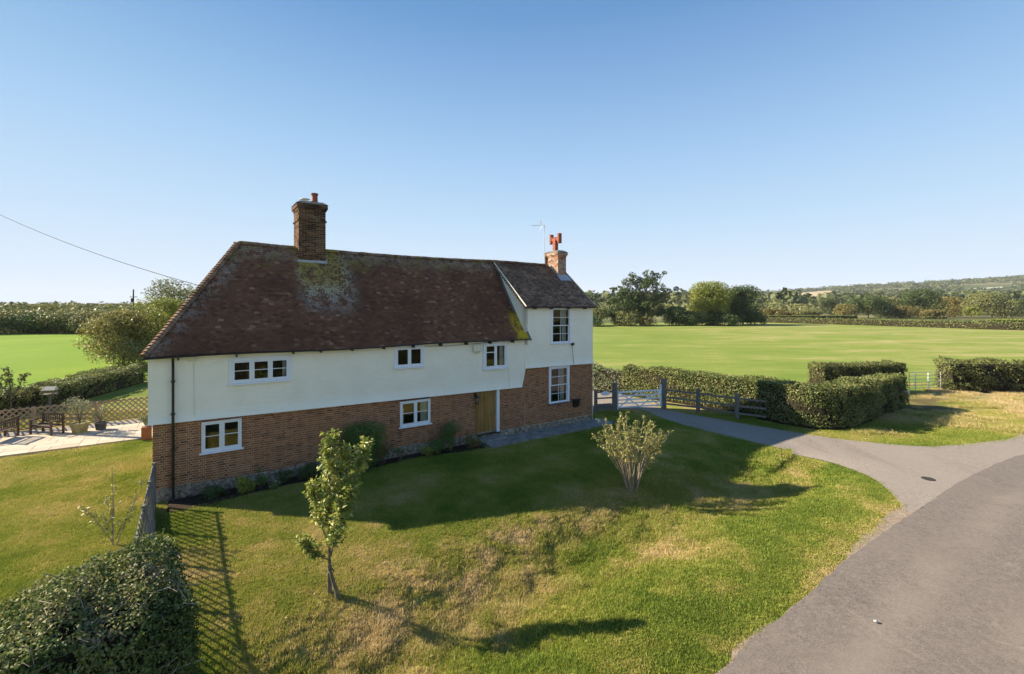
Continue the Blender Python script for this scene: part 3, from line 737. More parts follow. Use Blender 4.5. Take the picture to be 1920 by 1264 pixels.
# along the right end the main roof passes in front of the extension only below its eave
def mhi(t): return 14.13 if t < .36 else 13.97
tiled(roof, main_pt, hip_u, mhi, 49, .165, None, M['tile'], .55, 290, stack_skip, 4.9)
def hip_pt(v, t):                           # left hip plane; v runs along its eave, into the depth
    return Vector((HX+(2.6-HX)*t, v, EV_Z+(8.40-EV_Z)*t))
surf_mesh('hip_roof', lambda v, t: hip_pt(v, t), lambda t: EV_Y+2.9*t, lambda t: DEP+.2-2.95*t, M['tileunder'], house, 20, 8)
st = MB()
for r_ in range(48):
    t = r_/48; v = EV_Y+2.9*t+(.08 if r_ % 2 else 0)
    while v < DEP+.2-2.95*t:
        p = hip_pt(v, t); Mx = frame(p, Vector((0, -1, 0)), hip_pt(v, t+.02)-p, -R(3.6), R(random.uniform(-.6, .6)))
        Mx.translation = Mx.translation+Mx.col[2].to_3d()*.034
        st.add([Mx @ Vector(q) for q in [(sx*.079, sy, sz) for sz in (-.013, 0) for sy in (0, .135) for sx in (-1, 1)]], [(0, 2, 3, 1), (4, 5, 7, 6), (0, 1, 5, 4), (2, 6, 7, 3), (0, 4, 6, 2), (1, 3, 7, 5)])
        v += .165
tag(st.build('tile_courses', M['tile'], bpy.data.objects['hip_roof']), kind='stuff')
# back slope
surf_mesh('back_roof', lambda u, t: Vector((u, DEP+.25-(DEP+.25-2.65)*t, EV_Z+(ridge_z(max(u, 2.6))-EV_Z)*t)), hip_u, lambda t: 14.0, M['tile'], house, 20, 8)
# extension roof
EX0, EX1 = 13.93, 18.50
def ext_pt(u, t): return Vector((u, -.22+(2.65+.22)*t, 5.98+(ridge_z(u)-.02-5.98)*t-.03*math.sin(PI*t)))
eroof = surf_mesh('roof', ext_pt, lambda t: EX0, lambda t: EX1, M['tileunder'], house, 16, 10)
tiled(eroof, ext_pt, lambda t: EX0, lambda t: EX1-.06, 36, .165, None, M['tile2'], 2.2, 10, lambda u, t: (17.66 < u < 18.24 and -.22+2.87*t > 1.95), 3.7, .016)
surf_mesh('back_roof', lambda u, t: Vector((u, DEP+.25-(DEP+.25-2.65)*t, 5.98+(ridge_z(u)-.02-5.98)*t)), lambda t: EX0, lambda t: EX1, M['tile2'], house, 8, 6)
# verges: cream barge board on the extension's left gable, mortar fillet on the right
mb = MB(); a, b = ext_pt(EX0, .0), ext_pt(EX0, 1.0)
mb.beam(a+Vector((-.015, -.03, -.0)), b+Vector((-.015, 0, -.0)), .03, .14, r=0); mb.build('barge_board', M['cream'], house)
mb = MB(); a, b = ext_pt(EX1-.04, 0), ext_pt(EX1-.04, 1); mb.beam(a, b, .05, .07); mb.build('verge_mortar', M['mortar'], house)
# lead in the valley between the main slope and the cheek
mb = MB(); p = [main_pt(13.93, t) for t in (.34, .6, .8, .97)]
for a, b in zip(p[:-1], p[1:]): mb.beam(a+Vector((0, 0, .055)), b+Vector((0, 0, .055)), .11, .012, up=(0, -.6, .8))
mb.build('valley_lead', M['leaddark'], house)
mb = MB(); p = [main_pt(14.16, t) for t in (-.02, .12, .24, .37)]
for a, b in zip(p[:-1], p[1:]): mb.beam(a+Vector((0, 0, .06)), b+Vector((0, 0, .06)), .10, .03, up=(0, -.6, .8))
mb.build('verge_lead', M['leaddark'], house)
# ridge and hip tiles
def half_round(name, mat, l, r0, r1, th=.018, n=7, spread=1.0):
    V = []; F = []
    for s_, (yy, rr) in enumerate(((0, r0), (l, r1))):
        for q in (0, th):
            for k in range(n):
                a = PI*(.5-.5*spread)+PI*spread*k/(n-1); V.append(((rr-q)*math.cos(a), yy, (rr-q)*math.sin(a)-.02))
    def id(s_, q, k): return s_*2*n+q*n+k
    for k in range(n-1):
        F += [(id(0, 0, k), id(1, 0, k), id(1, 0, k+1), id(0, 0, k+1)), (id(0, 1, k), id(0, 1, k+1), id(1, 1, k+1), id(1, 1, k)),
              (id(0, 0, k), id(0, 0, k+1), id(0, 1, k+1), id(0, 1, k)), (id(1, 0, k), id(1, 1, k), id(1, 1, k+1), id(1, 0, k+1))]
    me = bpy.data.meshes.new(name); me.from_pydata([tuple(v) for v in V], [], F); me.materials.append(mat); return me
rt = half_round('ridge_tile', M['tile'], .315, .125, .12); rt2 = half_round('ridge_tile', M['tile2'], .315, .125, .12)
u = 2.62
while u < 18.4:
    if u < 13.8 or u > 13.8:
        o = bpy.data.objects.new('ridge_tile', rt if u < 13.7 else rt2)
        o.location = (u, 2.65, ridge_z(u)+.0+random.uniform(-.008, .008)); o.rotation_euler = (R(random.uniform(-1, 1)), 0, -PI/2+R(random.uniform(-1.2, 1.2)))
        if not (4.45 < u < 5.5) and not (17.4 < u < 18.2): link(o, roof if u < 13.7 else eroof)
    u += .322
ht = half_round('hip_tile', M['hiptile'], .24, .135, .075, spread=.86)
A = Vector((HX, EV_Y, EV_Z)); B = Vector((2.6, 2.65, 8.40)); D = (B-A)
side = Vector((1, -1, 0)).normalized()
for k in range(45):
    p = A+D*(k/45.5); up = D.normalized(); nrm = side.cross(up).normalized()
    if nrm.z < 0: nrm = -nrm
    Mx = Matrix((up.cross(nrm), up, nrm)).transposed().to_4x4(); Mx.translation = p+nrm*(.055+random.uniform(-.004, .006))
    o = bpy.data.objects.new('hip_tile', ht); o.matrix_local = Mx @ Matrix.Rotation(-R(7+random.uniform(-1.5, 1.5)), 4, 'X') @ Matrix.Rotation(R(random.uniform(-3, 3)), 4, 'Z'); link(o, roof)

# gutters, brackets, down pipe, fascia
def gutter(name, pts, r=.055):
    V = []; F = []; n = 7
    for p in pts:
        for q in (0, .006):
            for k in range(n): a = PI+PI*k/(n-1); V.append((p[0], p[1]+(r-q)*math.cos(a), p[2]+(r-q)*math.sin(a)))
    m_ = 2*n
    for i in range(len(pts)-1):
        for k in range(n-1):
            a = i*m_+k; F += [(a, a+1, a+m_+1, a+m_), (a+n, a+n+m_, a+n+m_+1, a+n+1)]
        F += [(i*m_, i*m_+m_, i*m_+m_+n, i*m_+n), (i*m_+n-1, i*m_+2*n-1, i*m_+m_+2*n-1, i*m_+m_+n-1)]
    return mesh_np(name, V, F, M['black'], house, smooth=True)
gp = [(u, -.26, 4.47+.028*math.sin(u*.8)+.004*u) for u in np.linspace(-.12, 14.12, 30)]
g1 = gutter('gutter', gp)
gutter('gutter', [(u, -.235, 5.985) for u in np.linspace(13.86, 18.52, 6)])
for u in (.75, 2.3, 4.0, 4.9, 6.0, 7.2, 8.4, 9.6, 10.8, 12.0, 13.2):
    one('gutter_bracket', M['black'], g1, u-.02, u+.02, -.31, -.02, 4.36, 4.50)
for u in (14.5, 15.5, 16.6, 17.7):
    one('gutter_bracket', M['black'], g1, u-.02, u+.02, -.285, -.02, 5.88, 6.0)
one('fascia', M['cream'], house, 0, 13.95, -.035, -.005, 4.44, 4.60)
mb = MB(); mb.tube([(.62, -.26, 4.42), (.62, -.24, 4.30), (.62, -.13, 4.15), (.62, -.10, 4.0), (.62, -.16, 2.5), (.62, -.16, 2.35), (.62, -.02, 2.05), (.62, -.01, .10), (.62, -.09, .02)], .038, 8)
pipe = mb.build('down_pipe', M['black'], house, smooth=True)
for z in (3.7, 2.7, 1.6, .7): one('pipe_bracket', M['black'], pipe, .565, .675, -.2 if z > 2.2 else -.06, .08 if z < 2.2 else .0, z-.02, z+.02)
mb = MB(); mb.tube([(1.15, -.01, 4.42), (1.15, -.02, 3.3), (1.17, -.03, 2.5)], .008, 5); mb.build('wall_cable', M['cream'], house)
mb = MB(); mb.tube([(8.0, -.03, 4.42), (10, -.03, 4.34), (11.3, -.03, 4.38), (12.6, -.03, 4.44), (13.3, -.06, 4.49)], .008, 5); mb.build('wall_cable', M['iron'], house)
mb = MB(); mb.tube([(13.1, -.03, 3.27), (13.1, -.03, 2.8), (13.1, -.09, 2.3)], .008, 5); mb.build('wall_cable', M['cream'], house)
mb = MB(); mb.tube([(18.0, 1.9, 7.6), (18.2, .6, 6.55), (18.3, -.2, 6.03)], .012, 5); mb.build('roof_cable', M['cream'], house)
mb = MB(); mb.tube([(16.92, -.06, 4.12), (16.98, -.05, 3.7), (17.02, -.05, 3.3), (17.02, -.1, 3.1)], .010, 5); mb.build('wall_cable', M['iron'], house)
one('junction_box', M['black'], house, 16.88, 17.02, -.12, -.02, 4.05, 4.18)
mb = MB(); mb.box(1.0, 1.22, -.05, -.015, 4.28, 4.42); mb.build('render_patch', M['cream'], house)

# windows
def casement(key, lights, hbar, sill=True, curtain=None, transom_left=False):
    u0, u1, z0, z1 = HOLES[key]; yo = -.035 if key in ('W1', 'W2', 'W3') else .03
    f = MB(); fw = .055
    f.box(u0, u0+fw, yo, yo+.10, z0, z1, r=0); f.box(u1-fw, u1, yo, yo+.10, z0, z1, r=0)
    f.box(u0+fw, u1-fw, yo, yo+.10, z1-fw, z1, r=0); f.box(u0+fw, u1-fw, yo, yo+.10, z0, z0+fw, r=0)
    W = (u1-u0-2*fw); lw = W/lights
    for i in range(1, lights): f.box(u0+fw+i*lw-.028, u0+fw+i*lw+.028, yo, yo+.098, z0+fw, z1-fw, r=0)
    win = f.build('window', M['paint'], house, bevel=.004)
    if key not in ('W4', 'W5'):
        t = MB()
        t.box(u0-.05, u0-.002, yo-.005, yo+.03, z0-.0, z1+.05, r=0); t.box(u1+.002, u1+.05, yo-.005, yo+.03, z0-.0, z1+.05, r=0); t.box(u0-.002, u1+.002, yo-.005, yo+.03, z1+.002, z1+.05, r=0)
        t.build('window_trim', M['paint'], win)
    for i in range(lights):
        a = u0+fw+i*lw+(.028 if i else 0)+.002; b = u0+fw+(i+1)*lw-(.028 if i < lights-1 else 0)-.002
        c_ = MB(); cw = .045; yy = yo-.008 if (i == 0 or lights == 3) else yo+.012; z2, z3 = z0+fw+.002, z1-fw-.002
        c_.box(a, a+cw, yy, yy+.05, z2, z3, r=0); c_.box(b-cw, b, yy, yy+.05, z2, z3, r=0)
        c_.box(a+cw, b-cw, yy, yy+.05, z3-cw, z3, r=0); c_.box(a+cw, b-cw, yy, yy+.05, z2, z2+cw*1.3, r=0)
        c_.build('casement', M['paint'], win, bevel=.003)
        zm = (z2+z3)/2+.02; bars = hbar[i] if isinstance(hbar, tuple) else hbar
        if bars:
            zb = zm if bars == 1 else z2+(z3-z2)*.68
            one('glazing_bar', M['paint'], win, a+cw, b-cw, yy+.006, yy+.034, zb-(.011 if bars == 1 else .02), zb+(.011 if bars == 1 else .02), r=0)
            rows = ((z2+cw, zb-.01), (zb+.01, z3-cw))
        else: rows = ((z2+cw, z3-cw),)
        for (p, q) in rows:
            g = MB(); tl = random.uniform(-.004, .004); tz = random.uniform(-.003, .003)
            g.add([(a+cw-.005, yy+.02, p), (b-cw+.005, yy+.02+tl, p), (b-cw+.005, yy+.02+tl+tz, q), (a+cw-.005, yy+.02+tz, q)], [(0, 1, 2, 3)], r=0)
            g.build('pane', M['glass'], win)
    if sill:
        s = MB(); s.box(u0-.06, u1+.06, yo-.06, yo+.06, z0-.05, z0-.002, r=0); s.build('sill', M['paint'], win, bevel=.005)
    if curtain:
        for (c0, c1) in curtain: drape(win, c0, c1, z0+.03, z1-.06, yo+.16)
    return win
def drape(win, c0, c1, z0, z1, y, mat='curtain'):
    n = 18; V = []; F = []
    for i in range(n+1):
        x = c0+(c1-c0)*i/n; yy = y+.02*math.sin(i*1.9)
        V += [(x, yy, z0), (x, yy, z1)]
    for i in range(n): F.append((2*i, 2*i+2, 2*i+3, 2*i+1))
    mesh_np('curtain', V, F, M[mat], win, smooth=True)
casement('W1', 3, 1, curtain=[(3.70, 3.86), (2.2, 2.28)])
casement('W2', 2, 0)
casement('W3', 2, (2, 0), curtain=[(12.68, 12.92)])
casement('W4', 2, 1)
w5 = casement('W5', 2, 1, curtain=[(8.86, 9.16)])
def sash(key):
    u0, u1, z0, z1 = HOLES[key]; yo = -.045 if key == 'W6' else -.02
    f = MB(); fw = .11
    f.box(u0-.02, u0+fw-.02, yo, yo+.14, z0, z1+.02, r=0); f.box(u1-fw+.02, u1+.02, yo, yo+.14, z0, z1+.02, r=0); f.box(u0+fw-.02, u1-fw+.02, yo, yo+.14, z1-.06, z1+.02, r=0)
    f.box(u0+fw-.02, u1-fw+.02, yo+.02, yo+.14, z0, z0+.03, r=0)
    win = f.build('window', M['paint'], house, bevel=.004)
    zm = (z0+z1)/2-.03; a, b = u0+fw-.018, u1-fw+.018
    for s_, (p, q, yy) in enumerate(((zm, z1-.062, yo+.03), (z0+.032, zm+.035, yo+.075))):
        c_ = MB(); t = .04
        c_.box(a, a+t, yy, yy+.035, p, q, r=0); c_.box(b-t, b, yy, yy+.035, p, q, r=0); c_.box(a+t, b-t, yy, yy+.035, q-t, q, r=0); c_.box(a+t, b-t, yy, yy+.035, p, p+t, r=0)
        c_.build('sash', M['paint'], win)
        um = (a+b)/2; zz = (p+q)/2
        one('glazing_bar', M['paint'], win, um-.011, um+.011, yy+.004, yy+.028, p+t, q-t, r=0)
        one('glazing_bar', M['paint'], win, a+t, b-t, yy+.0055, yy+.0265, zz-.011, zz+.011, r=0)
        for (c0, c1) in ((a+t, um-.011), (um+.011, b-t)):
            for (d0, d1) in ((p+t, zz-.011), (zz+.011, q-t)):
                g = MB(); tl = random.uniform(-.005, .005); g.add([(c0, yy+.016, d0), (c1, yy+.016+tl, d0), (c1, yy+.016+tl, d1), (c0, yy+.016, d1)], [(0, 1, 2, 3)], r=0); g.build('pane', M['glass'], win)
    s = MB(); s.box(u0-.07, u1+.07, yo-.05, yo+.06, z0-.045, z0-.002, r=0); s.build('sill', M['paint'] if key == 'W6' else M['leaddark'], win, bevel=.005)
    drape(win, b-.30, b-.02, z0+.05, z1-.1, yo+.26)
    return win
sash('W6'); s7 = sash('W7')
drape(w5, 8.02, 8.16, 1.26, 1.9, .22)
# door
d0, d1, dz0, dz1 = HOLES['D']
fr_ = MB(); fr_.box(d0, d0+.06, .02, .2, dz0, dz1, r=.2); fr_.box(d0+.06, d1-.14, .02, .2, dz1-.05, dz1, r=.2); frm = fr_.build('door_frame', M['oak'], house)
one('door_post', M['paint'], frm, d1-.14, d1-.0, -.03, .2, dz0-.0, dz1, r=0, bevel=.004)
door = empty('door', (0, 0, 0), parent=house)
pw = (d1-.14-d0-.06)/5
for i in range(5): one('plank', M['oak'], door, d0+.062+i*pw, d0+.062+(i+1)*pw-.006, .085+random.uniform(0, .004), .12, dz0+.02, dz1-.055, bevel=.003)
one('door_backing', M['oak'], door, d0+.062, d1-.142, .125, .14, dz0+.02, dz1-.055)
mb = MB(); mb.tube([(d0+.42, .08, 1.99), (d0+.42, .055, 1.96), (d0+.42, .055, 1.86), (d0+.42, .08, 1.83)], .013, 6); mb.build('knocker', M['iron'], door)
mb = MB(); mb.tube([(d1-.24, .08, 1.22), (d1-.24, .04, 1.22), (d1-.30, .035, 1.22)], .012, 6); mb.build('handle', M['iron'], door)
one('threshold', M['iron'], house, d0, d1, -.06, .2, dz0-.04, dz0, r=0)
one('doorstep', M['concrete'], house, d0-.2, d1+.15, -.42, .02, -.05, .20, bevel=.015)

# chimneys
def stack(name, u0, u1, y0, y1, zb, zt, bands, mat, flash_z, flashmat='lead', batter=0):
    root = empty(name, (0, 0, 0), parent=house)
    core = MB(); core.box(u0+.012, u1-.012, y0+.012, y1-.012, zb, zt-.02, r=0); core.build('stack_core', M['mortar'], root)
    s = MB(); z = zb; row = 0
    while z < zt-.06:
        proud = 0
        for (b0, b1, pr) in bands:
            if b0 <= z < b1: proud = pr
        for face in range(4):
            a, b = ((u0, u1) if face in (0, 2) else (y0, y1)); a -= proud; b += proud
            x = a-(.11 if row % 2 else 0)
            while x < b:
                p, q = max(x, a), min(x+.215, b)
                if q-p > .03:
                    j = random.uniform(-.003, .005)+proud
                    if face == 0: s.box(p, q, y0-j, y0+.02, z, z+.064)
                    elif face == 2: s.box(p, q, y1-.02, y1+j, z, z+.064)
                    elif face == 1: s.box(u0-j, u0+.02, p+.003, q-.003, z, z+.064)
                    else: s.box(u1-.02, u1+j, p+.003, q-.003, z, z+.064)
                x += .225
        z += .0745; row += 1
    tag(s.build('brickwork', mat, root), kind='stuff')
    pr = max(b[2] for b in bands)
    m_ = MB(); c0 = pr+.02
    m_.add([(u0-c0, y0-c0, zt-.03), (u1+c0, y0-c0, zt-.03), (u1+c0, y1+c0, zt-.03), (u0-c0, y1+c0, zt-.03), (u0+.08, y0+.08, zt+.09), (u1-.08, y0+.08, zt+.09), (u1-.08, y1-.08, zt+.09), (u0+.08, y1-.08, zt+.09)],
           [(0, 3, 2, 1), (4, 5, 6, 7), (0, 1, 5, 4), (1, 2, 6, 5), (2, 3, 7, 6), (3, 0, 4, 7)])
    m_.build('mortar_cap', M['capmortar'], root)
    return root
ch = stack('chimney', 4.60, 5.62, 2.28, 3.35, 6.6, 10.16, [(7.9, 7.96, .03), (9.42, 9.48, .035), (9.83, 9.92, .035), (9.92, 10.2, .075)], M['sootbrick'], 7.7)
mb = MB(); mb.box(4.56, 5.66, 2.20, 2.29, 7.52, 7.86); mb.build('flashing', M['lead'], ch)
mb = MB()
for k in range(5): mb.box(4.52, 4.60, 2.2+k*.1, 2.35+k*.1, 7.55+k*.13, 7.80+k*.13); mb.box(5.62, 5.69, 2.2+k*.1, 2.35+k*.1, 7.55+k*.13, 7.80+k*.13)
mb.build('flashing', M['lead'], ch)
mb = MB(); mb.lathe((5.28, 2.7, 10.16), [(.17, 0), (.15, .1), (.125, .14), (.115, .42), (.145, .44), (.145, .50), (.10, .50), (.09, .3)], 18); mb.build('chimney_pot', M['terracotta'], ch, smooth=True)
mb = MB(); mb.lathe((5.28, 2.7, 10.16), [(.24, .0), (.20, .06), (.15, .13), (.12, .13)], 14); mb.build('mortar_flaunching', M['lead'], ch)
cw = MB()
for k in range(4): a = k*PI/2; cw.tube([(4.92+.07*math.cos(a), 2.75+.07*math.sin(a), 10.16), (4.92+.07*math.cos(a), 2.75+.07*math.sin(a), 10.40)], .008, 5)
cw.lathe((4.92, 2.75, 10.38), [(.20, 0), (.19, .015), (.03, .06), (.0, .06)], 16); cw.lathe((4.92, 2.75, 10.14), [(.11, 0), (.11, .12), (.10, .12)], 12)
cw.build('cowl', M['galv'], ch)
ch2 = stack('chimney', 17.66, 18.24, 1.92, 3.02, 6.9, 9.02, [(8.02, 8.08, .03), (8.72, 8.80, .03), (8.80, 9.2, .07)], M['palebrick'], 7.5)
mb = MB(); mb.box(17.62, 18.30, 1.86, 1.925, 7.42, 7.75); mb.add([(17.55, 1.55, 7.42), (18.34, 1.55, 7.42), (18.34, 1.9, 7.72), (17.55, 1.9, 7.72)], [(0, 1, 2, 3)])
for k in range(5): mb.box(17.60, 17.66, 1.9+k*.15, 2.06+k*.15, 7.5+k*.13, 7.78+k*.13)
mb.build('flashing', M['lead'], ch2)
pot = MB(); c0 = Vector((17.95, 2.5, 9.08))
pot.box(c0.x-.11, c0.x+.11, c0.y-.11, c0.y+.11, c0.z-.06, c0.z+.70); pot.box(c0.x-.08, c0.x+.08, c0.y-.30, c0.y+.30, c0.z+.60, c0.z+.80)
for sy in (-.36, .34):
    p = (c0.x, c0.y+sy, c0.z+.44)
    vs = MB(); pot.lathe(p, [(.10, 0), (.12, .03), (.12, .50), (.125, .54), (.09, .54), (.08, .40)], 10)
pot.build('chimney_pot', M['terracotta'], ch2)

# fittings on the walls
def wall_thing(name, u, n, z, label, cat):
    x, y = H(u, n); return empty(name, (x, y, z), HOUSE_A, label, cat)
t = wall_thing('wall_lantern', 11.38, .06, 1.72, 'black carriage lantern on the brick wall beside the oak door', 'lantern')
mb = MB(); mb.tube([(0, 0, .42), (0, -.10, .50), (0, -.16, .44)], .012, 6); mb.box(-.05, .05, -.02, .01, .30, .46); mb.build('bracket', M['iron'], t)
mb = MB(); mb.lathe((0, -.16, 0), [(.03, 0), (.07, .04), (.075, .06)], 8); mb.lathe((0, -.16, .30), [(.11, 0), (.05, .09), (.02, .12), (.0, .14)], 8)
for k in range(6): a = k*PI/3; mb.tube([(.065*math.cos(a), -.16+.065*math.sin(a), .05), (.09*math.cos(a), -.16+.09*math.sin(a), .30)], .008, 4)
mb.build('cage', M['iron'], t)
mb = MB(); mb.lathe((0, -.16, .06), [(.055, 0), (.08, .24)], 8); mb.build('glass', M['glass'], t)
t = wall_thing('alarm_box', 11.20, -.01, 3.98, 'cream burglar alarm box on the white wall under the eaves', 'alarm box')
mb = MB(); mb.box(0, .42, -.11, 0, .06, .36, r=0); mb.build('cover', M['cream'], t, bevel=.02)
mb = MB(); mb.add([(.08, -.10, .06), (.34, -.10, .06), (.30, -.06, -.03), (.12, -.06, -.03), (.08, 0, .06), (.34, 0, .06), (.30, 0, -.03), (.12, 0, -.03)], [(0, 1, 5, 4), (3, 7, 6, 2), (0, 3, 2, 1), (4, 5, 6, 7), (0, 4, 7, 3), (1, 2, 6, 5)]); mb.build('sounder', M['cream'], t)
t = wall_thing('letterbox', 17.20, .03, .92, 'black metal letterbox on the brick wall right of the lower sash window', 'letterbox')
mb = MB(); mb.add([(-.15, -.13, .0), (.15, -.13, .0), (.19, -.17, .36), (-.19, -.17, .36), (-.15, 0, 0), (.15, 0, 0), (.19, 0, .36), (-.19, 0, .36)], [(0, 1, 2, 3), (5, 4, 7, 6), (4, 0, 3, 7), (1, 5, 6, 2), (0, 4, 5, 1), (3, 2, 6, 7)]); mb.build('box', M['black'], t, bevel=.01)
mb = MB(); mb.box(-.22, .22, -.20, .0, .362, .40); mb.build('lid', M['black'], t, bevel=.008)
# aerial
t = wall_thing('tv_aerial', 17.52, 2.95, 7.9, 'tall thin television aerial strapped to the pale brick chimney', 'aerial')
mb = MB(); mb.tube([(0, 0, .25), (0, 0, 2.75)], .02, 6); mb.build('mast', M['galv'], t)
mb = MB(); mb.tube([(0, 0, .35), (.13, 0, .35)], .015, 5); mb.tube([(0, 0, .85), (.13, 0, .85)], .015, 5); mb.box(.06, .10, -.04, .04, .3, .9); mb.build('bracket', M['iron'], t)
bo = MB(); dx, dy = -.826*.78, .564*.78
e = Vector((-.62, .42, 0)); bo.tube([(0, 0, 2.68), Vector((0, 0, 2.68))+e], .011, 5)
for k in range(9): q = Vector((0, 0, 2.68))+e*(.28+.08*k); s_ = Vector((.42, .62, 0)).normalized()*(.14); bo.tube([q-s_, q+s_], .006, 4)
bo.build('boom', M['galv'], t)
rf = MB(); q = Vector((0, 0, 2.68))+e*.16
for k in range(5):
    for sg in (-1, 1):
        off = Vector((.42, .62, 0)).normalized()*(k-2)*.07; rf.tube([q+off, q+off+e.normalized()*(.12)*(1 if sg > 0 else 1)+Vector((0, 0, sg*.26))], .006, 4)
rf.build('reflector', M['galv'], t)

# ------------------------------------------------------------------ foliage
def leafset(P, N, size, jitter=.9, asp=.62, curl=.25, rng=RNG, hang=0.):
    n = len(P); N = N+rng.normal(0, jitter, (n, 3)); N /= np.linalg.norm(N, axis=1)[:, None]+1e-9
    T = rng.normal(0, 1, (n, 3)); T[:, 2] -= hang; T -= N*np.sum(T*N, 1)[:, None]; T /= np.linalg.norm(T, axis=1)[:, None]+1e-9
    B = np.cross(N, T); s = size*rng.uniform(.65, 1.35, n)[:, None] if np.isscalar(size) else size[:, None]*rng.uniform(.7, 1.3, n)[:, None]
    a = P-T*s*.5; b = P+B*s*asp*.5+N*s*curl*.3-T*s*.05; c = P+T*s*.5; d = P-B*s*asp*.5+N*s*curl*.3-T*s*.05
    V = np.stack([a, b, c, d], 1).reshape(-1, 3); F = np.arange(4*n).reshape(n, 4)
    return V, F, np.repeat(rng.random(n), 4)
def crown_points(blobs, per_m2, rng=RNG, inner=.35, gaps=.45, gs=.9, off=0.):
    Ps, Ns = [], []
    for (cx, cy, cz, rx, ry, rz) in blobs:
        area = 4*PI*((rx*ry)**1.6/3+(rx*rz)**1.6/3+(ry*rz)**1.6/3)**(1/1.6); n = int(area*per_m2)
        if n < 4: n = 4
        D = rng.normal(0, 1, (n, 3)); D /= np.linalg.norm(D, axis=1)[:, None]
        r = 1-np.abs(rng.normal(0, inner, n)); r = np.clip(r, .15, 1.12)
        P = np.array([cx, cy, cz])+D*np.array([rx, ry, rz])*r[:, None]
        wv = .5*(fbm(P[:, 0]*gs+off, P[:, 1]*gs+P[:, 2]*gs*1.3, 13, 3)+fbm(P[:, 2]*gs+7, P[:, 0]*gs-P[:, 1]*gs, 17, 3))
        k = wv > gaps; Ps.append(P[k]); Ns.append(D[k]+np.array([0, 0, .25]))
    return np.concatenate(Ps), np.concatenate(Ns)
def limbs(mb, blobs, base_r, trunk_h, lean=(0, 0), rng=random, n=6, every=1):
    top = Vector((lean[0], lean[1], trunk_h))
    mb.tube([(0, 0, -.4), (0, 0, .0), (lean[0]*.4, lean[1]*.4, trunk_h*.5), top], [base_r*1.5, base_r*1.15, base_r*.9, base_r*.75], max(n, 7), r=.5)
    for b in blobs[::every]:
        c = Vector(b[:3]); s = Vector((lean[0]*.9, lean[1]*.9, trunk_h*rng.uniform(.75, 1.0))); d = c-s
        mid = s+d*.5+Vector((rng.uniform(-.1, .1), rng.uniform(-.1, .1), .1))*d.length
        r0 = base_r*rng.uniform(.3, .5)
        mb.tube([s, mid, c], [r0, r0*.6, r0*.2], n, r=rng.random())
        for k in range(3):
            e = c+Vector((rng.gauss(0, .5)*b[3], rng.gauss(0, .5)*b[4], rng.gauss(.1, .4)*b[5])); mb.tube([mid+(c-mid)*rng.uniform(.2, .8), e], [r0*.3, r0*.08], 4, r=.3)
def random_blobs(w, h, n, z0, rng, flat_=.8, dome=1.0):
    w = w*1.28
    B = []
    for k in range(n):
        a = rng.uniform(0, 2*PI); q = math.sqrt(rng.uniform(0, 1)); zz = rng.uniform(0, 1)
        env = math.sqrt(max(0.03, 1-(2*zz-.75)**2/1.7))*dome
        r = w/2*rng.uniform(.28, .46)
        x = (w/2-r)*q*env*math.cos(a); y = (w/2-r)*q*env*math.sin(a); z = z0+(h-z0)*(.18+.68*zz)
        r2 = min(r*flat_, (h-z)) if h-z > .2*r else r*.4
        B.append((x, y, z, r*rng.uniform(.8, 1.1), r*rng.uniform(.8, 1.1), max(r2, .2*r)))
    return B
def tree(name, x, y, w, h, mat, label=None, cat='tree', group=None, blobs=None, nb=14, per=6., leaf=.35, z0=None, gaps=.42, gs=.5, trunk=True, inner=.3, seed=0, sink=0., tr=None, th=None, bark='bark', lean=(0, 0)):
    rg = random.Random(seed*77+5); rn = np.random.default_rng(seed+100)
    z0 = h*.22 if z0 is None else z0; zb = hz(x, y)-sink
    blobs = blobs or random_blobs(w, h, nb, z0, rg)
    root = empty(name, (x, y, zb), 0, label, cat, group)
    mb = MB(); limbs(mb, blobs, tr or h*.022, th or max(z0, h*.25), lean, rg)
    mb.build('trunk', M[bark], root, smooth=True)
    P, N = crown_points(blobs, per, rn, inner, gaps, gs, off=seed*3.7); P[:, 2] = np.maximum(P[:, 2], .05)
    V, F, A_ = leafset(P, N, leaf, .8, .8, .3, rn)
    mesh_np('crown', V, F, M[mat], root, attrs={'rnd': A_})
    return root
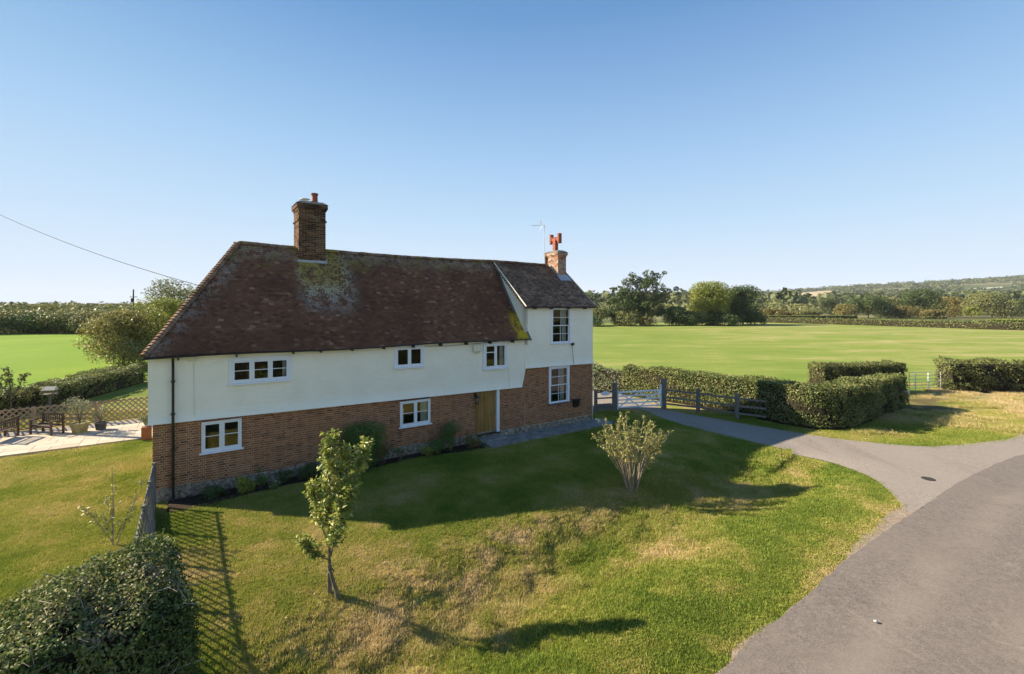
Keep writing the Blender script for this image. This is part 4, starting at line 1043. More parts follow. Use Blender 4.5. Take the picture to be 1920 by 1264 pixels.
def hedge(name, line, w, h, label, cat='hedge', mat='hedgeleaf', per=420, leaf=.05, rough=.10, seed=0, hfun=None, twigs=60, taper=.12, group=None, gaps=.30, z0=.08):
    """line: centre line points; a box hedge with a slight batter and uneven faces"""
    rn = np.random.default_rng(seed+500); L = np.array(smooth_line(line, 3) if len(line) > 2 else line, float); o3 = np.array([L[0][0], L[0][1], 0])
    seg = np.diff(L, axis=0); sl_ = np.hypot(*seg.T); tot = sl_.sum(); cum = np.r_[0, np.cumsum(sl_)]
    def at(s):
        i = np.clip(np.searchsorted(cum, s, side='right')-1, 0, len(sl_)-1); f_ = (s-cum[i])/sl_[i]
        return L[i]+seg[i]*f_[:, None], seg[i]/sl_[i][:, None]
    hf = hfun or (lambda s: h+0*s)
    Ps = []; Ns = []
    def emit(n, kind):
        if n < 1: return
        s = rn.uniform(0, tot, n); c, t = at(s); nr = np.stack([t[:, 1], -t[:, 0]], 1); hh = hf(s)
        if kind == 'top': a = rn.uniform(-.5, .5, n)*(w-2*taper); z = hh+0*a; nn = np.c_[nr*0, np.ones(n)]
        elif kind in ('front', 'back'):
            sg = 1 if kind == 'front' else -1; z = hh*rn.uniform(z0, 1, n); a = sg*(w/2-taper*(z/h)); nn = np.c_[nr*sg, np.full(n, .15)]
        else:
            e = 0 if kind == 'start' else tot; s = np.full(n, e, float); c, t = at(s-1e-4 if e else s); nr = np.stack([t[:, 1], -t[:, 0]], 1)
            z = h*rn.uniform(z0, 1, n); a = rn.uniform(-.5, .5, n)*(w-taper); nn = np.c_[t*(1 if e else -1), np.full(n, .15)]; hh = hf(s); z = z*hh/h
        x = c[:, 0]+nr[:, 0]*a; y = c[:, 1]+nr[:, 1]*a
        gn = terrain(x, y); P = np.c_[x, y, z+gn]
        bulge = (fbm(x*1.3+y*.9+z*.5, z*1.7+(x-y)*.5, 23+seed, 4)-.5)*2*rough*1.6+rn.normal(0, .035, n)-np.abs(rn.normal(0, .07, n))
        nl = nn/np.linalg.norm(nn, axis=1)[:, None]; P = P+nl*bulge[:, None]
        g = fbm(x*2.1+y*1.5+z*.8, z*2.7+(x-y)*.9, 29+seed, 3); k = g > gaps
        Ps.append(P[k]); Ns.append(nl[k])
    for i in range(1, len(L)-1):                 # fill the outside of the bends
        t1 = seg[i-1]/sl_[i-1]; t2 = seg[i]/sl_[i]; th_ = abs(math.atan2(t1[0]*t2[1]-t1[1]*t2[0], t1@t2)); n = int(th_*w*.5*h*per*1.3)
        if n < 2: continue
        sg = 1 if t1[0]*t2[1]-t1[1]*t2[0] > 0 else -1; q = rn.random(n)[:, None]; t = t1*(1-q)+t2*q; nr = np.stack([t[:, 1], -t[:, 0]], 1)
        hh = hf(np.full(n, cum[i])); z = hh*rn.uniform(z0, 1, n); a = sg*(w/2-taper*(z/h)); x = L[i][0]+nr[:, 0]*a; y = L[i][1]+nr[:, 1]*a
        P = np.c_[x, y, z+terrain(x, y)]; nl = np.c_[nr*sg, np.full(n, .15)]; nl /= np.linalg.norm(nl, axis=1)[:, None]
        P = P+nl*((fbm(x*1.3+y*.9+z*.5, z*1.7+(x-y)*.5, 23+seed, 4)-.5)*2*rough*1.6+rn.normal(0, .035, n)-np.abs(rn.normal(0, .07, n)))[:, None]; Ps.append(P); Ns.append(nl)
    emit(int(tot*w*per), 'top'); emit(int(tot*h*per), 'front'); emit(int(tot*h*per), 'back'); emit(int(w*h*per), 'start'); emit(int(w*h*per), 'end')
    P = np.concatenate(Ps)-o3; N = np.concatenate(Ns)
    root = empty(name, tuple(o3), 0, label, cat, group)
    V, F, A_ = leafset(P, N, leaf, .75, .65, .3, rn)
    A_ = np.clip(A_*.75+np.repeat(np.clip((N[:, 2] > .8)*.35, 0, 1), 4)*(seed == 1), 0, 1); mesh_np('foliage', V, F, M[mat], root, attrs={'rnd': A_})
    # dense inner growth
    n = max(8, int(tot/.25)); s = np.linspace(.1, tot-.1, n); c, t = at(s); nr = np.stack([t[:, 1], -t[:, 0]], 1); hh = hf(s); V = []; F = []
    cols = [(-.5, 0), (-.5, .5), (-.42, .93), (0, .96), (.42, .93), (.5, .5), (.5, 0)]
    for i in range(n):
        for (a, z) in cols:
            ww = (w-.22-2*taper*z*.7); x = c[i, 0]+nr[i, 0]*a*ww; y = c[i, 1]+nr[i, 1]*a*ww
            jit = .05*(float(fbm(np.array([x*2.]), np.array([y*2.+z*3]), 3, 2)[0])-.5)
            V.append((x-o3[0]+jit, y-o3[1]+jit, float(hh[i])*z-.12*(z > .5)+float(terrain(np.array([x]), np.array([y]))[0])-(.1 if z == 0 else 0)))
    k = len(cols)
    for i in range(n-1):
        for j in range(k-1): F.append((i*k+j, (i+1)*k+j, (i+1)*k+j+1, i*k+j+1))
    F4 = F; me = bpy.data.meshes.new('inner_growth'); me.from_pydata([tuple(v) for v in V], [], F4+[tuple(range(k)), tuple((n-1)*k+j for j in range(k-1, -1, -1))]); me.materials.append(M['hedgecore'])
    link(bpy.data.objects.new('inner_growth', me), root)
    if twigs:
        rg = random.Random(seed); mb = MB()
        for q in range(twigs):
            i = rg.randrange(len(P)); p = Vector(P[i]); nn = Vector(N[i]); d = Vector((rg.gauss(0, 1), rg.gauss(0, 1), rg.gauss(.3, .8))); d = (d-nn*d.dot(nn)*.7).normalized(); ln = rg.uniform(.15, .5)*min(1, h)
            p = p-nn*.02; mb.tube([p-d*ln*.5-nn*.06, p+nn*.02+Vector((rg.gauss(0, .02), rg.gauss(0, .02), rg.gauss(0, .02))), p+d*ln*.5-nn*.03], [.007, .006, .003], 4)
        tag(mb.build('twigs', M['palebark'] if seed == 1 else M['twig'], root), kind='stuff')
    return root

# ---- hedges near the house
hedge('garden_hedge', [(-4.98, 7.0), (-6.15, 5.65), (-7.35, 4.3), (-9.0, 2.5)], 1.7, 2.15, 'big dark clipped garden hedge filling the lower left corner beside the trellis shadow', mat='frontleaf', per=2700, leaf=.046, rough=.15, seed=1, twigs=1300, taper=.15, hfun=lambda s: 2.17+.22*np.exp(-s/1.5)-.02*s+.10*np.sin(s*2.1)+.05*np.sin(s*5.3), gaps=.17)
hedge('drive_hedge', [(13.3, 25.2), (14.9, 23.3)], 1.5, 2.12, 'bright end of the tall clipped hedge, right of the last fence rail', mat='hedgeleaf', per=520, leaf=.10, rough=.18, seed=2, twigs=60) if False else None
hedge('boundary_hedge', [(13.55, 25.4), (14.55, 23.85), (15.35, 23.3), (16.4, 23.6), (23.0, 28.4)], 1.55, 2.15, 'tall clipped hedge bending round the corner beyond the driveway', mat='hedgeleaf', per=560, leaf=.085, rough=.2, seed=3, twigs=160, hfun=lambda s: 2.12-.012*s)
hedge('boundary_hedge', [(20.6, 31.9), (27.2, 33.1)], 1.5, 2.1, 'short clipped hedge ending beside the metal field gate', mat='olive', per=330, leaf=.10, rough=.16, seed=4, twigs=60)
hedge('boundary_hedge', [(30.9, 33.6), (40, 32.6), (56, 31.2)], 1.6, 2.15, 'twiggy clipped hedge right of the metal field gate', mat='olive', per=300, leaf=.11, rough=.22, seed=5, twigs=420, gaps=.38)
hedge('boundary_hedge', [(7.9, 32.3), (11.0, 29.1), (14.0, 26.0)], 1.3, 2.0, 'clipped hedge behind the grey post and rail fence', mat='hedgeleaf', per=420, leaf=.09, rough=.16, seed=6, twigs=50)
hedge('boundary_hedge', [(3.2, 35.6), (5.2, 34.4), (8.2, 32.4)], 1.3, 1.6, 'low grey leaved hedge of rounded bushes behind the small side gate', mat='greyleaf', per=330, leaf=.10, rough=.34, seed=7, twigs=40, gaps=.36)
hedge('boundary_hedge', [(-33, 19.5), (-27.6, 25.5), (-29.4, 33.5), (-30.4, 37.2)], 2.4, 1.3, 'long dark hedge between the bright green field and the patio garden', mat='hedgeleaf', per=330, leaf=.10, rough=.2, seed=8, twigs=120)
# far hedges along the fields
def far_hedge(line, w, h, label, mat='hedgeleaf', seed=0, leaf=.32, per=16, rough=.3): return hedge('field_hedge', line, w, h, label, mat=mat, per=per, leaf=leaf, rough=rough, seed=seed, twigs=0, gaps=.25)
far_hedge([(96, 178), (118, 142), (129, 117), (150, 96)], 2.4, 2.0, 'long low hedge along the far edge of the right hand field', seed=20)
far_hedge([(62, 178), (97, 178)], 2.2, 2.2, 'low hedge stretch just right of the yellow green tree', 'olive', seed=21)
far_hedge([(75, 200), (150, 205)], 3, 2.2, 'second pale green hedge behind the far field hedge', 'hedgeleaf', seed=22)
far_hedge([(152, 150), (260, 165)], 3, 1.8, 'bright green low hedge at the far right beyond the field', 'limeleaf', seed=23)
far_hedge([(-88, 103), (-68, 104)], 2.4, 2.0, 'low clipped hedge at the far edge of the bright green field', 'autumn', seed=24)

# ---- small trees in the lawn
def real_leaf(n, P, D, size, rng, fold=.35):
    """pointed, folded leaves: base, two sides, tip, with a mid rib"""
    n = len(P); N = rng.normal(0, 1, (n, 3)); N[:, 2] += .9; T = D+rng.normal(0, .45, (n, 3)); T[:, 2] -= .35
    T /= np.linalg.norm(T, axis=1)[:, None]; N -= T*np.sum(N*T, 1)[:, None]; N /= np.linalg.norm(N, axis=1)[:, None]
    B = np.cross(N, T); s = (size*rng.uniform(.6, 1.25, n))[:, None]
    a = P; r = P+T*s*.45-B*s*.24+N*s*.12; l = P+T*s*.45+B*s*.24+N*s*.12; m1 = P+T*s*.5-N*s*.02; tip = P+T*s-N*s*.12
    V = np.stack([a, r, tip, l, m1], 1).reshape(-1, 3)
    I = np.arange(n)[:, None]*5; F = np.concatenate([I+np.array([0, 4, 2, 1]) , I+np.array([0, 3, 2, 4])], 0)
    F = np.concatenate([np.c_[I, I+1, I+4], np.c_[I+1, I+2, I+4], np.c_[I, I+4, I+3], np.c_[I+4, I+2, I+3]], 0)
    return V, F, np.repeat(rng.random(n), 5)
def branch_tree(name, x, y, leaders, mat, bark, leafn, size, label, cat, seed, trunk_pts, trunk_r, spur=.22, fill=None, group=None, leaf_from=.25):
    """leaders: list of (polyline, r0, r1); side shoots with leaf spurs grow along them"""
    rg = random.Random(seed); rn = np.random.default_rng(seed); zb = hz(x, y)
    root = empty(name, (x, y, zb), 0, label, cat, group); mb = MB(); LP = []; LD = []
    if trunk_pts: mb.tube(trunk_pts, trunk_r, 9, r=.5)
    for (pts, r0, r1, shoots, slen) in leaders:
        pts = [Vector(p) for p in pts]; n = len(pts)
        mb.tube(pts, [r0+(r1-r0)*i/(n-1) for i in range(n)], 6, r=.4)
        for k in range(shoots):
            t = (leaf_from+(1-leaf_from)*rg.random())*(n-1); i = min(int(t), n-2); p = pts[i].lerp(pts[i+1], t-i); d = (pts[i+1]-pts[i]).normalized()
            side = Vector((rg.gauss(0, 1), rg.gauss(0, 1), rg.gauss(0, .4))).normalized(); dd = (side*.9+d*.7).normalized(); ln = slen*rg.uniform(.35, 1)*(1.15-.6*t/(n-1))
            e = p+dd*ln+Vector((0, 0, ln*.15)); mb.tube([p, p.lerp(e, .5)+Vector((0, 0, -.02)), e], [.006, .005, .002], 4)
            for q in range(leafn):
                s = rg.uniform(.15, 1.05); pp = p.lerp(e, s); LP.append(pp+Vector((rg.gauss(0, .02), rg.gauss(0, .02), rg.gauss(0, .02)))); v = Vector((rg.gauss(0, 1), rg.gauss(0, 1), rg.gauss(.1, .7))).normalized(); LD.append((v+dd*.7).normalized())
    mb.build('trunk', M[bark], root, smooth=True)
    P = np.array([tuple(p) for p in LP]); Dd = np.array([tuple(p) for p in LD])
    V, F, A_ = real_leaf(0, P, Dd, size, rn); mesh_np('crown', V, F, M[mat], root, attrs={'rnd': A_})
    return root
px_, py_ = -3.66, 9.75
pear = branch_tree('pear_tree', px_, py_, [
    ([(-.13, 0, .62), (-.15, .05, 1.3), (-.12, 0, 2.0), (-.13, .0, 2.7), (-.12, 0, 3.1), (-.10, 0, 3.42)], .030, .005, 105, .38),
    ([(-.12, .0, .95), (.10, -.05, 1.5), (.28, 0, 2.1), (.42, .05, 2.6), (.55, .05, 2.95), (.62, .05, 3.28)], .024, .004, 92, .33),
    ([(-.13, 0, 1.1), (-.35, .1, 1.5), (-.48, .1, 2.0), (-.52, .1, 2.35)], .016, .004, 52, .34),
    ([(-.10, .0, .8), (-.40, -.1, 1.0), (-.66, -.1, 1.25)], .013, .004, 46, .32),
    ([(-.12, 0, 1.5), (.06, .15, 2.1), (.12, .12, 2.7), (.13, .1, 3.15)], .016, .004, 60, .34),
    ([(-.1, 0, .9), (.05, -.25, 1.25), (.15, -.3, 1.7), (.2, -.2, 2.1)], .014, .004, 66, .36),
    ([(-.12, 0, 1.2), (-.25, .3, 1.7), (-.2, .3, 2.3), (-.28, .2, 2.8)], .014, .004, 66, .36)],
    'pearleaf', 'bark', 8, .105, 'young pear tree with forked leafy crown on the front lawn', 'tree', 5,
    [(.05, 0, -.1), (.02, 0, .15), (-.06, 0, .4), (-.13, 0, .65)], [.055, .045, .036, .031])
st_ = empty('tree_stake', (px_-.17, py_+.12, hz(px_-.17, py_+.12)), 0, 'short grey wooden stake tied beside the young pear tree trunk', 'stake')
mb = MB(); mb.box(-.035, .035, -.035, .035, -.2, .62); mb.build('post', M['greywood'], st_, bevel=.006)
mb = MB(); mb.tube([(-.02, -.05, .5), (.08, -.14, .5), (.12, -.06, .52), (.03, .04, .5)], .012, 5); mb.build('tie', M['iron'], st_)
# vase shaped shrub
sx_, sy_ = 4.02, 15.75; rg = random.Random(3); leaders = []
for k in range(44):
    a = k*2.399+rg.uniform(-.3, .3); q = rg.uniform(.15, 1)**.6; hh = rg.uniform(1.75, 2.65)*(1.05-.22*q); ex, ey = 1.12*q*math.cos(a), 1.0*q*math.sin(a)
    b = Vector((.16*math.cos(a), .16*math.sin(a), 0)); leaders.append(([b, b+Vector((ex*.22, ey*.22, hh*.35)), b+Vector((ex*.55, ey*.55, hh*.68)), b+Vector((ex, ey, hh))], rg.uniform(.012, .024), .004, 12, .26))
leaders += [([(0.1, 0, .1), (-.5, -.1, .75), (-.85, -.2, 1.3), (-1.3, -.2, 1.85)], .022, .005, 12, .2), ([(0.1, 0, .2), (.5, .1, .9), (.85, 0, 1.35), (1.2, 0, 1.75)], .02, .005, 10, .2)]
branch_tree('multi_stem_shrub', sx_, sy_, leaders, 'shrubleaf', 'palebark', 7, .084, 'vase shaped shrub with many pale stems at the end of the lawn', 'shrub', 8, None, None, leaf_from=.55)
mb = MB()
rose = branch_tree('rose_sapling', -10.0, 11.75, [
    ([(0, 0, -.1), (.02, 0, .8), (0, 0, 1.5), (-.02, 0, 2.0)], .018, .004, 14, .22), ([(.1, 0, 0), (.4, 0, .8), (.62, .1, 1.35), (.72, .1, 1.75)], .014, .004, 13, .2),
    ([(0, 0, .1), (-.35, 0, .55), (-.7, 0, .95)], .014, .004, 18, .25), ([(0, 0, .2), (-.1, .1, .7), (-.28, .1, 1.15)], .012, .004, 16, .25), ([(.1, 0, .2), (.3, -.1, .6), (.55, -.1, .8)], .012, .004, 14, .25), ([(0, 0, .3), (-.05, -.1, .6), (-.15, -.1, .9)], .012, .004, 14, .25)],
    'shrubleaf', 'palebark', 5, .08, 'thin straggly rose sapling on the left lawn behind the garden hedge', 'shrub', 9, None, None, leaf_from=.3)
branch_tree('orchard_sapling', -27.4, 25.6, [([(0, 0, 0), (.1, 0, 1.0), (0, 0, 1.9), (-.1, 0, 2.6)], .05, .01, 30, .5), ([(.1, 0, 1.0), (.5, 0, 1.6), (.8, 0, 2.3)], .03, .01, 20, .5), ([(.1, 0, .8), (1.4, 0, 1.5), (2.1, 0, 1.9)], .03, .01, 18, .4), ([(.1, 0, 1.1), (-.5, 0, 1.7), (-.8, 0, 2.2)], .03, .01, 20, .5)],
    'olive', 'bark', 8, .16, 'small grey fruit tree beyond the trellis at the left edge', 'tree', 10, None, None)

# shrubs in the bed along the front wall
def bed_shrub(name, u, n, w, h, mat, label, leaf=.05, per=260, seed=0, cat='shrub', nb=10, gaps=.35, flowers=None):
    x, y = H(u, n); rg = random.Random(seed); rn = np.random.default_rng(seed)
    B = [(rg.uniform(-.3, .3)*w, rg.uniform(-.2, .2)*w, h*rg.uniform(.2, .8), w*.28*rg.uniform(.8, 1.2), w*.25, h*.22*rg.uniform(.8, 1.3)) for k in range(nb)]
    root = empty(name, (x, y, hz(x, y)), HOUSE_A, label, cat); mb = MB()
    for b in B: mb.tube([(b[0]*.2, b[1]*.2, -.03), (b[0]*.6, b[1]*.6, b[2]*.5), b[:3]], [.012, .009, .004], 4)
    mb.build('stems', M['twig'], root)
    P, N = crown_points(B, per, rn, .3, gaps, 3., off=seed); P[:, 2] = np.abs(P[:, 2])+.01; V, F, A_ = leafset(P, N, leaf, .7, .6, .3, rn)
    mesh_np('foliage', V, F, M[mat], root, attrs={'rnd': A_})
    if flowers:
        P, N = crown_points([(b[0], b[1], b[2]+h*.1, b[3], b[4], b[5]) for b in B], 45, rn, .1, .2, 3.); P = P[P[:, 2] > h*.35]; N = N[:len(P)]
        V, F, A_ = leafset(P, N*0+np.array([0, -.3, 1]), .05, .3, 1, .1, rn); mesh_np('blossom', V, F, M[flowers], root, attrs={'rnd': A_})
bed_shrub('evergreen_shrub', 6.35, -.45, 1.55, 1.85, 'bedleaf', 'tall dark evergreen shrub against the brick wall behind the pear tree', seed=1, nb=24, per=330, gaps=.36)
bed_shrub('russet_shrub', 7.0, -.5, .95, .95, 'autumn', 'russet brown shrub right of the tall dark evergreen', seed=2, gaps=.42)
bed_shrub('rose_bush', 7.75, -.45, .55, .6, 'bedleaf', 'small bush with white flowers under the two light lower window', seed=3, gaps=.45, flowers=None)
bed_shrub('low_shrub', 8.9, -.5, .7, .45, 'limeleaf', 'low yellowish shrub in the bed under the lower middle window', seed=12, gaps=.42)
bed_shrub('leggy_shrub', 9.95, -.45, 1.05, 1.35, 'bedleaf', 'leggy dark shrub below the right end of the lower middle window', seed=4, nb=14, gaps=.42)
bed_shrub('russet_shrub', 10.75, -.5, .9, .6, 'autumn', 'dark russet low shrub nearest the oak door', seed=5, gaps=.4)
bed_shrub('low_shrub', 9.3, -.55, .8, .75, 'bedleaf', 'dark green low shrub left of the leggy shrub', seed=13, gaps=.4)
bed_shrub('rounded_shrub', 4.45, -.52, .85, .62, 'darkleaf', 'rounded bright green shrub left of the tall evergreen', seed=6, nb=16, per=420, leaf=.035, gaps=.2)
bed_shrub('low_shrub', 3.75, -.42, .7, .5, 'darkleaf', 'dark low shrub behind the pink flowers', seed=7)
bed_shrub('pink_flower_plant', 3.35, -.78, .42, .30, 'bedleaf', 'pink flowering plant at the front of the bed', seed=8, flowers='pink', cat='plant')
bed_shrub('lavender_plant', 2.55, -.62, .62, .62, 'limeleaf', 'upright yellow green plant in the bed right of the drainpipe', seed=9, leaf=.06, nb=14, cat='plant')
bed_shrub('rose_bush', 2.95, -.45, .5, .7, 'bedleaf', 'narrow green bush with pale buds beside the pink flowers', seed=10, gaps=.42)
bed_shrub('low_shrub', 1.75, -.55, .95, .34, 'darkleaf', 'low dark ground hugging shrub nearest the drainpipe', seed=11)
for (u, n, r_, h_, mt, lb) in ((11.15, -.5, .13, .24, 'terracotta', 'brown clay pot beside the doorstep, next to the wall'), (11.32, -.72, .10, .16, 'darkpot', 'small dark pot at the corner of the doorstep')):
    x, y = H(u, n); o = empty('plant_pot', (x, y, hz(x, y)), 0, lb, 'plant pot')
    mb = MB(); mb.lathe((0, 0, 0), [(r_*.7, 0), (r_, h_), (r_*1.1, h_), (r_*1.1, h_+.02), (r_*.85, h_+.02), (r_*.8, h_-.03)], 14); mb.build('pot', M[mt], o, smooth=True)
    rn = np.random.default_rng(int(u*10)); P, N = crown_points([(0, 0, h_+.05, r_*1.4, r_*1.4, .1)], 300, rn, .3, .2, 5.); V, F, A_ = leafset(P, N, .04, .8, .6, .3, rn); mesh_np('foliage', V, F, M['bedleaf'], o, attrs={'rnd': A_})

# soil bed and concrete path along the front
def house_strip(name, u0, u1, nfun0, nfun1, z, mat, nu=90):
    V = []; F = []
    for i in range(nu+1):
        u = u0+(u1-u0)*i/nu
        for k in range(5):
            n = nfun0(u)+(nfun1(u)-nfun0(u))*k/4; x, y = H(u, n); V.append((x, y, hz(x, y)+z*(1 if 0 < k < 4 or z < .02 else .6)))
    for i in range(nu):
        for k in range(4): F.append((i*5+k, (i+1)*5+k, (i+1)*5+k+1, i*5+k+1))
    return tag(mesh_np(name, V, F, mat, smooth=True), kind='structure')
house_strip('flower_bed', .5, 11.3, lambda u: -.72-.16*math.sin(u*1.3)-.12*math.sin(u*.5+1)*1.6, lambda u: .1, .05, M['soil'])
mb = MB(); nseg = 24
for i in range(nseg):
    u0 = 11.55+i*(7.4/nseg); u1 = u0+7.4/nseg
    vs = []
    for (u, n) in ((u0, -1.05), (u1, -1.05), (u1, .12), (u0, .12)):
        x, y = H(u, n+.03*math.sin(u*3)*(n < 0)); vs.append((x, y, -.1))
    vs += [(a, b, .095) for a, b, _ in vs]; mb.add(vs, [(4, 5, 6, 7), (0, 1, 5, 4)]+([(3, 0, 4, 7)] if i == 0 else []))
tag(mb.build('path', M['concrete']), kind='structure')

# ------------------------------------------------------------------ gate and post and rail fence
def post(mb_, w_, h_, peak=.03): 
    mb_.box(-w_/2, w_/2, -w_/2, w_/2, -.3, h_-peak); b = w_/2
    mb_.add([(-b, -b, h_-peak), (b, -b, h_-peak), (b, b, h_-peak), (-b, b, h_-peak), (0, 0, h_)], [(0, 1, 4), (1, 2, 4), (2, 3, 4), (3, 0, 4)])
def put_post(x, y, w_, h_, name='post', parent=None, mat='greywood'):
    mb = MB(); post(mb, w_, h_); return mb.build(name, M[mat], parent, loc=(x, y, 0), bevel=.008)
GL = (5.85, 26.75); GR = (8.92, 27.6)
gate_a = math.atan2(GR[1]-GL[1], GR[0]-GL[0]); gl_ = math.hypot(GR[0]-GL[0], GR[1]-GL[1])
o = put_post(GL[0], GL[1], .26, 1.68, 'gate_post'); tag(o, 'thick grey gate post between the white gate and the small side gate', 'gate post')
o = put_post(GR[0], GR[1], .26, 1.78, 'gate_post'); tag(o, 'thick grey gate post at the hinge of the white five bar gate, beside the fence', 'gate post')
g = empty('field_gate', (GL[0], GL[1], 0), gate_a, 'white five bar wooden gate across the driveway', 'gate')
x0, x1 = .18, gl_-.18
for z in (.20, .42, .62, .84): one('rail', M['gatepaint'], g, x0, x1, -.02, .02, z, z+.07)
mb = MB(); mb.beam((x0, 0, 1.10), (x1, 0, 1.10), .07, .08); mb.build('rail', M['gatepaint'], g)
one('stile', M['gatepaint'], g, x0-.03, x0+.05, -.035, .035, .15, 1.2); one('stile', M['gatepaint'], g, x1-.06, x1+.05, -.04, .04, .15, 1.42)
mb = MB(); mb.beam((x0+.1, -.035, 1.08), (x0+(x1-x0)*.5, -.035, .22), .022, .07); mb.build('brace', M['gatepaint'], g)
mb = MB(); mb.beam((x1-.1, -.035, 1.08), (x0+(x1-x0)*.5, -.035, .22), .022, .07); mb.build('brace', M['gatepaint'], g)
mb = MB(); mb.beam((x0+.1, .035, .24), (x0+(x1-x0)*.5, .035, 1.08), .022, .07); mb.build('brace', M['gatepaint'], g)
mb = MB(); mb.beam((x1-.1, .035, .24), (x0+(x1-x0)*.5, .035, 1.08), .022, .07); mb.build('brace', M['gatepaint'], g)
# small side gate panel with a plaque
SP = (4.72, 26.45)
sg = empty('side_fence', (SP[0], SP[1], 0), math.atan2(GL[1]-SP[1], GL[0]-SP[0]), 'narrow grey side gate between the house corner and the gate post', 'side gate')
mb = MB(); post(mb, .15, 1.35); mb.build('post', M['greywood'], sg)
for z in (.35, .78, 1.12): one('rail', M['greywood'], sg, .075, 1.02, -.025, .025, z, z+.08)
one('board', M['greywood'], sg, .08, 1.0, .03, .05, .12, .50)
pl = empty('gate_plaque', (SP[0]+.55, SP[1]+.1, 1.0), math.atan2(GL[1]-SP[1], GL[0]-SP[0]), 'oval white plaque on the narrow side gate', 'plaque')
mb = MB(); n_ = 16; vs = [(.30*math.cos(2*PI*k/n_), -.045+q, .09+.12*math.sin(2*PI*k/n_)) for q in (0, .015) for k in range(n_)]
mb.add(vs, [tuple(range(n_)), tuple(range(2*n_-1, n_-1, -1))]+[(k, (k+1) % n_+0, (k+1) % n_+n_, k+n_) for k in range(n_)]); mb.build('plate', M['gatepaint'], pl)
# post and rail
fpts = [GR, (10.5, 26.5), (12.03, 25.1), (13.15, 24.35)]
f = empty('rail_fence', (GR[0], GR[1], 0), 0, 'grey wooden post and rail fence between the white gate and the hedge', 'fence')
for i in (1, 2):
    p = fpts[i]; mb = MB(); post(mb, .17, 1.38, .02); mb.build('post', M['greywood'], f, loc=(p[0]-GR[0], p[1]-GR[1], 0), bevel=.008)
for i in range(3):
    a, b = fpts[i], fpts[i+1]
    for z in (.32, .70, 1.10):
        mb = MB(); mb.beam((a[0]-GR[0], a[1]-GR[1]-.06, z+random.uniform(-.01, .01)), (b[0]-GR[0], b[1]-GR[1]-.06, z+random.uniform(-.02, .01)), .05, .10); mb.build('rail', M['greywood'], f)
# galvanised field gate
FG = (27.9, 33.0); FE = (30.6, 33.5)
g = empty('metal_gate', (FG[0], FG[1], 0), math.atan2(FE[1]-FG[1], FE[0]-FG[0]), 'galvanised tubular field gate in the gap between the hedges', 'gate')
Lg = math.hypot(FE[0]-FG[0], FE[1]-FG[1])
for z in (.25, .45, .66, .88, 1.12, 1.36): mb = MB(); mb.tube([(0, 0, z), (Lg, 0, z)], .022, 6); mb.build('bar', M['galv'], g)
for x in (.02, .55, 1.65, Lg-.02): mb = MB(); mb.tube([(x, -.01, .15), (x, -.01, 1.38)], .03 if .1 < x < 2 else .024, 6); mb.build('upright', M['gatepaint'] if .1 < x < 2 else M['galv'], g)
one_ = MB(); one_.box(-.3, .3, -.2, .2, -.1, .42); o = one_.build('concrete_block', M['stone'], None, loc=(26.2, 31.4, 0), rot=(0, 0, .3), bevel=.03); tag(o, 'pale concrete block at the hedge end near the metal gate', 'block')
# manhole cover and stone
x, y = G(1740, 900); mb = MB(); mb.lathe((0, 0, 0), [(.19, 0), (.19, .010), (.17, .012), (.0, .012)], 20); M['coveriron'] = plain('cast_cover_iron', (.055, .05, .048), .95, .05, .3, 9, .3); o = mb.build('manhole_cover', M['coveriron'], None, loc=(x, y, hz(x, y)+.036)); tag(o, 'small dark round cover set in the driveway mouth', 'cover')
x, y = G(1642, 1173); bm = bmesh.new(); bmesh.ops.create_icosphere(bm, subdivisions=2, radius=.030); [setattr(v, 'co', Vector((v.co.x*1.4, v.co.y, v.co.z*.6))*random.uniform(.85, 1.1)) for v in bm.verts]
me = bpy.data.meshes.new('pebble'); bm.to_mesh(me); bm.free(); me.materials.append(M['stone']); o = bpy.data.objects.new('pebble', me); link(o); o.location = (x, y, .085); tag(o, 'single white pebble lying on the dark lane', 'pebble')

# ------------------------------------------------------------------ trellis fences
def trellis(A, B, parent, name_root, zt=1.14, zb=.12, lean=(0, 0), mat='fencewood', gap=.16, posts=True, solid_to=0, sw=.038):
    """diamond trellis panels between A and B with rails top and bottom; parts are single slats"""
    A = Vector((A[0], A[1], 0)); B = Vector((B[0], B[1], 0)); d = (B-A); L = d.length; d.normalize(); nrm = Vector((d.y, -d.x, 0))
    a0 = Vector(parent.location)
    def W(s, z, off=0):
        p = A+d*s+nrm*off; k = s/L; g_ = hz(p.x, p.y); return Vector((p.x+lean[0]*k*z/zt, p.y+lean[1]*k*z/zt, z+g_))-a0
    hh = zt-zb-.06; s = -hh
    while s < L:
        for sg, off in ((1, .008), (-1, -.008)):
            s0, z0_, s1, z1_ = (s, zb, s+hh, zt+.03) if sg > 0 else (s, zt+.03, s+hh, zb)
            if s0 < 0: t_ = -s0/hh; z0_ = z0_+(z1_-z0_)*t_; s0 = 0
            if s1 > L: t_ = (s1-L)/hh; z1_ = z1_-(z1_-z0_)*(t_ if s0 == s else t_); s1 = L
            if s1-s0 > .05:
                mb = MB(); mb.beam(W(s0, z0_, off), W(s1, z1_, off), sw, .014, up=nrm); mb.build('slat', M[mat], parent)
        s += gap
    mb = MB()
    for z in (zb, zt-.05):
        n = max(2, int(L/1.2)); mb = MB()
        for i in range(n): mb.beam(W(L*i/n, z, .03), W(L*(i+1)/n, z, .03), .03, .045)
        mb.build('rail', M[mat], parent)
    if solid_to: mb = MB(); mb.beam(W(0, .16, .0), W(solid_to, .16, 0), .03, .34); mb.build('gravel_board', M['greywood'], parent)
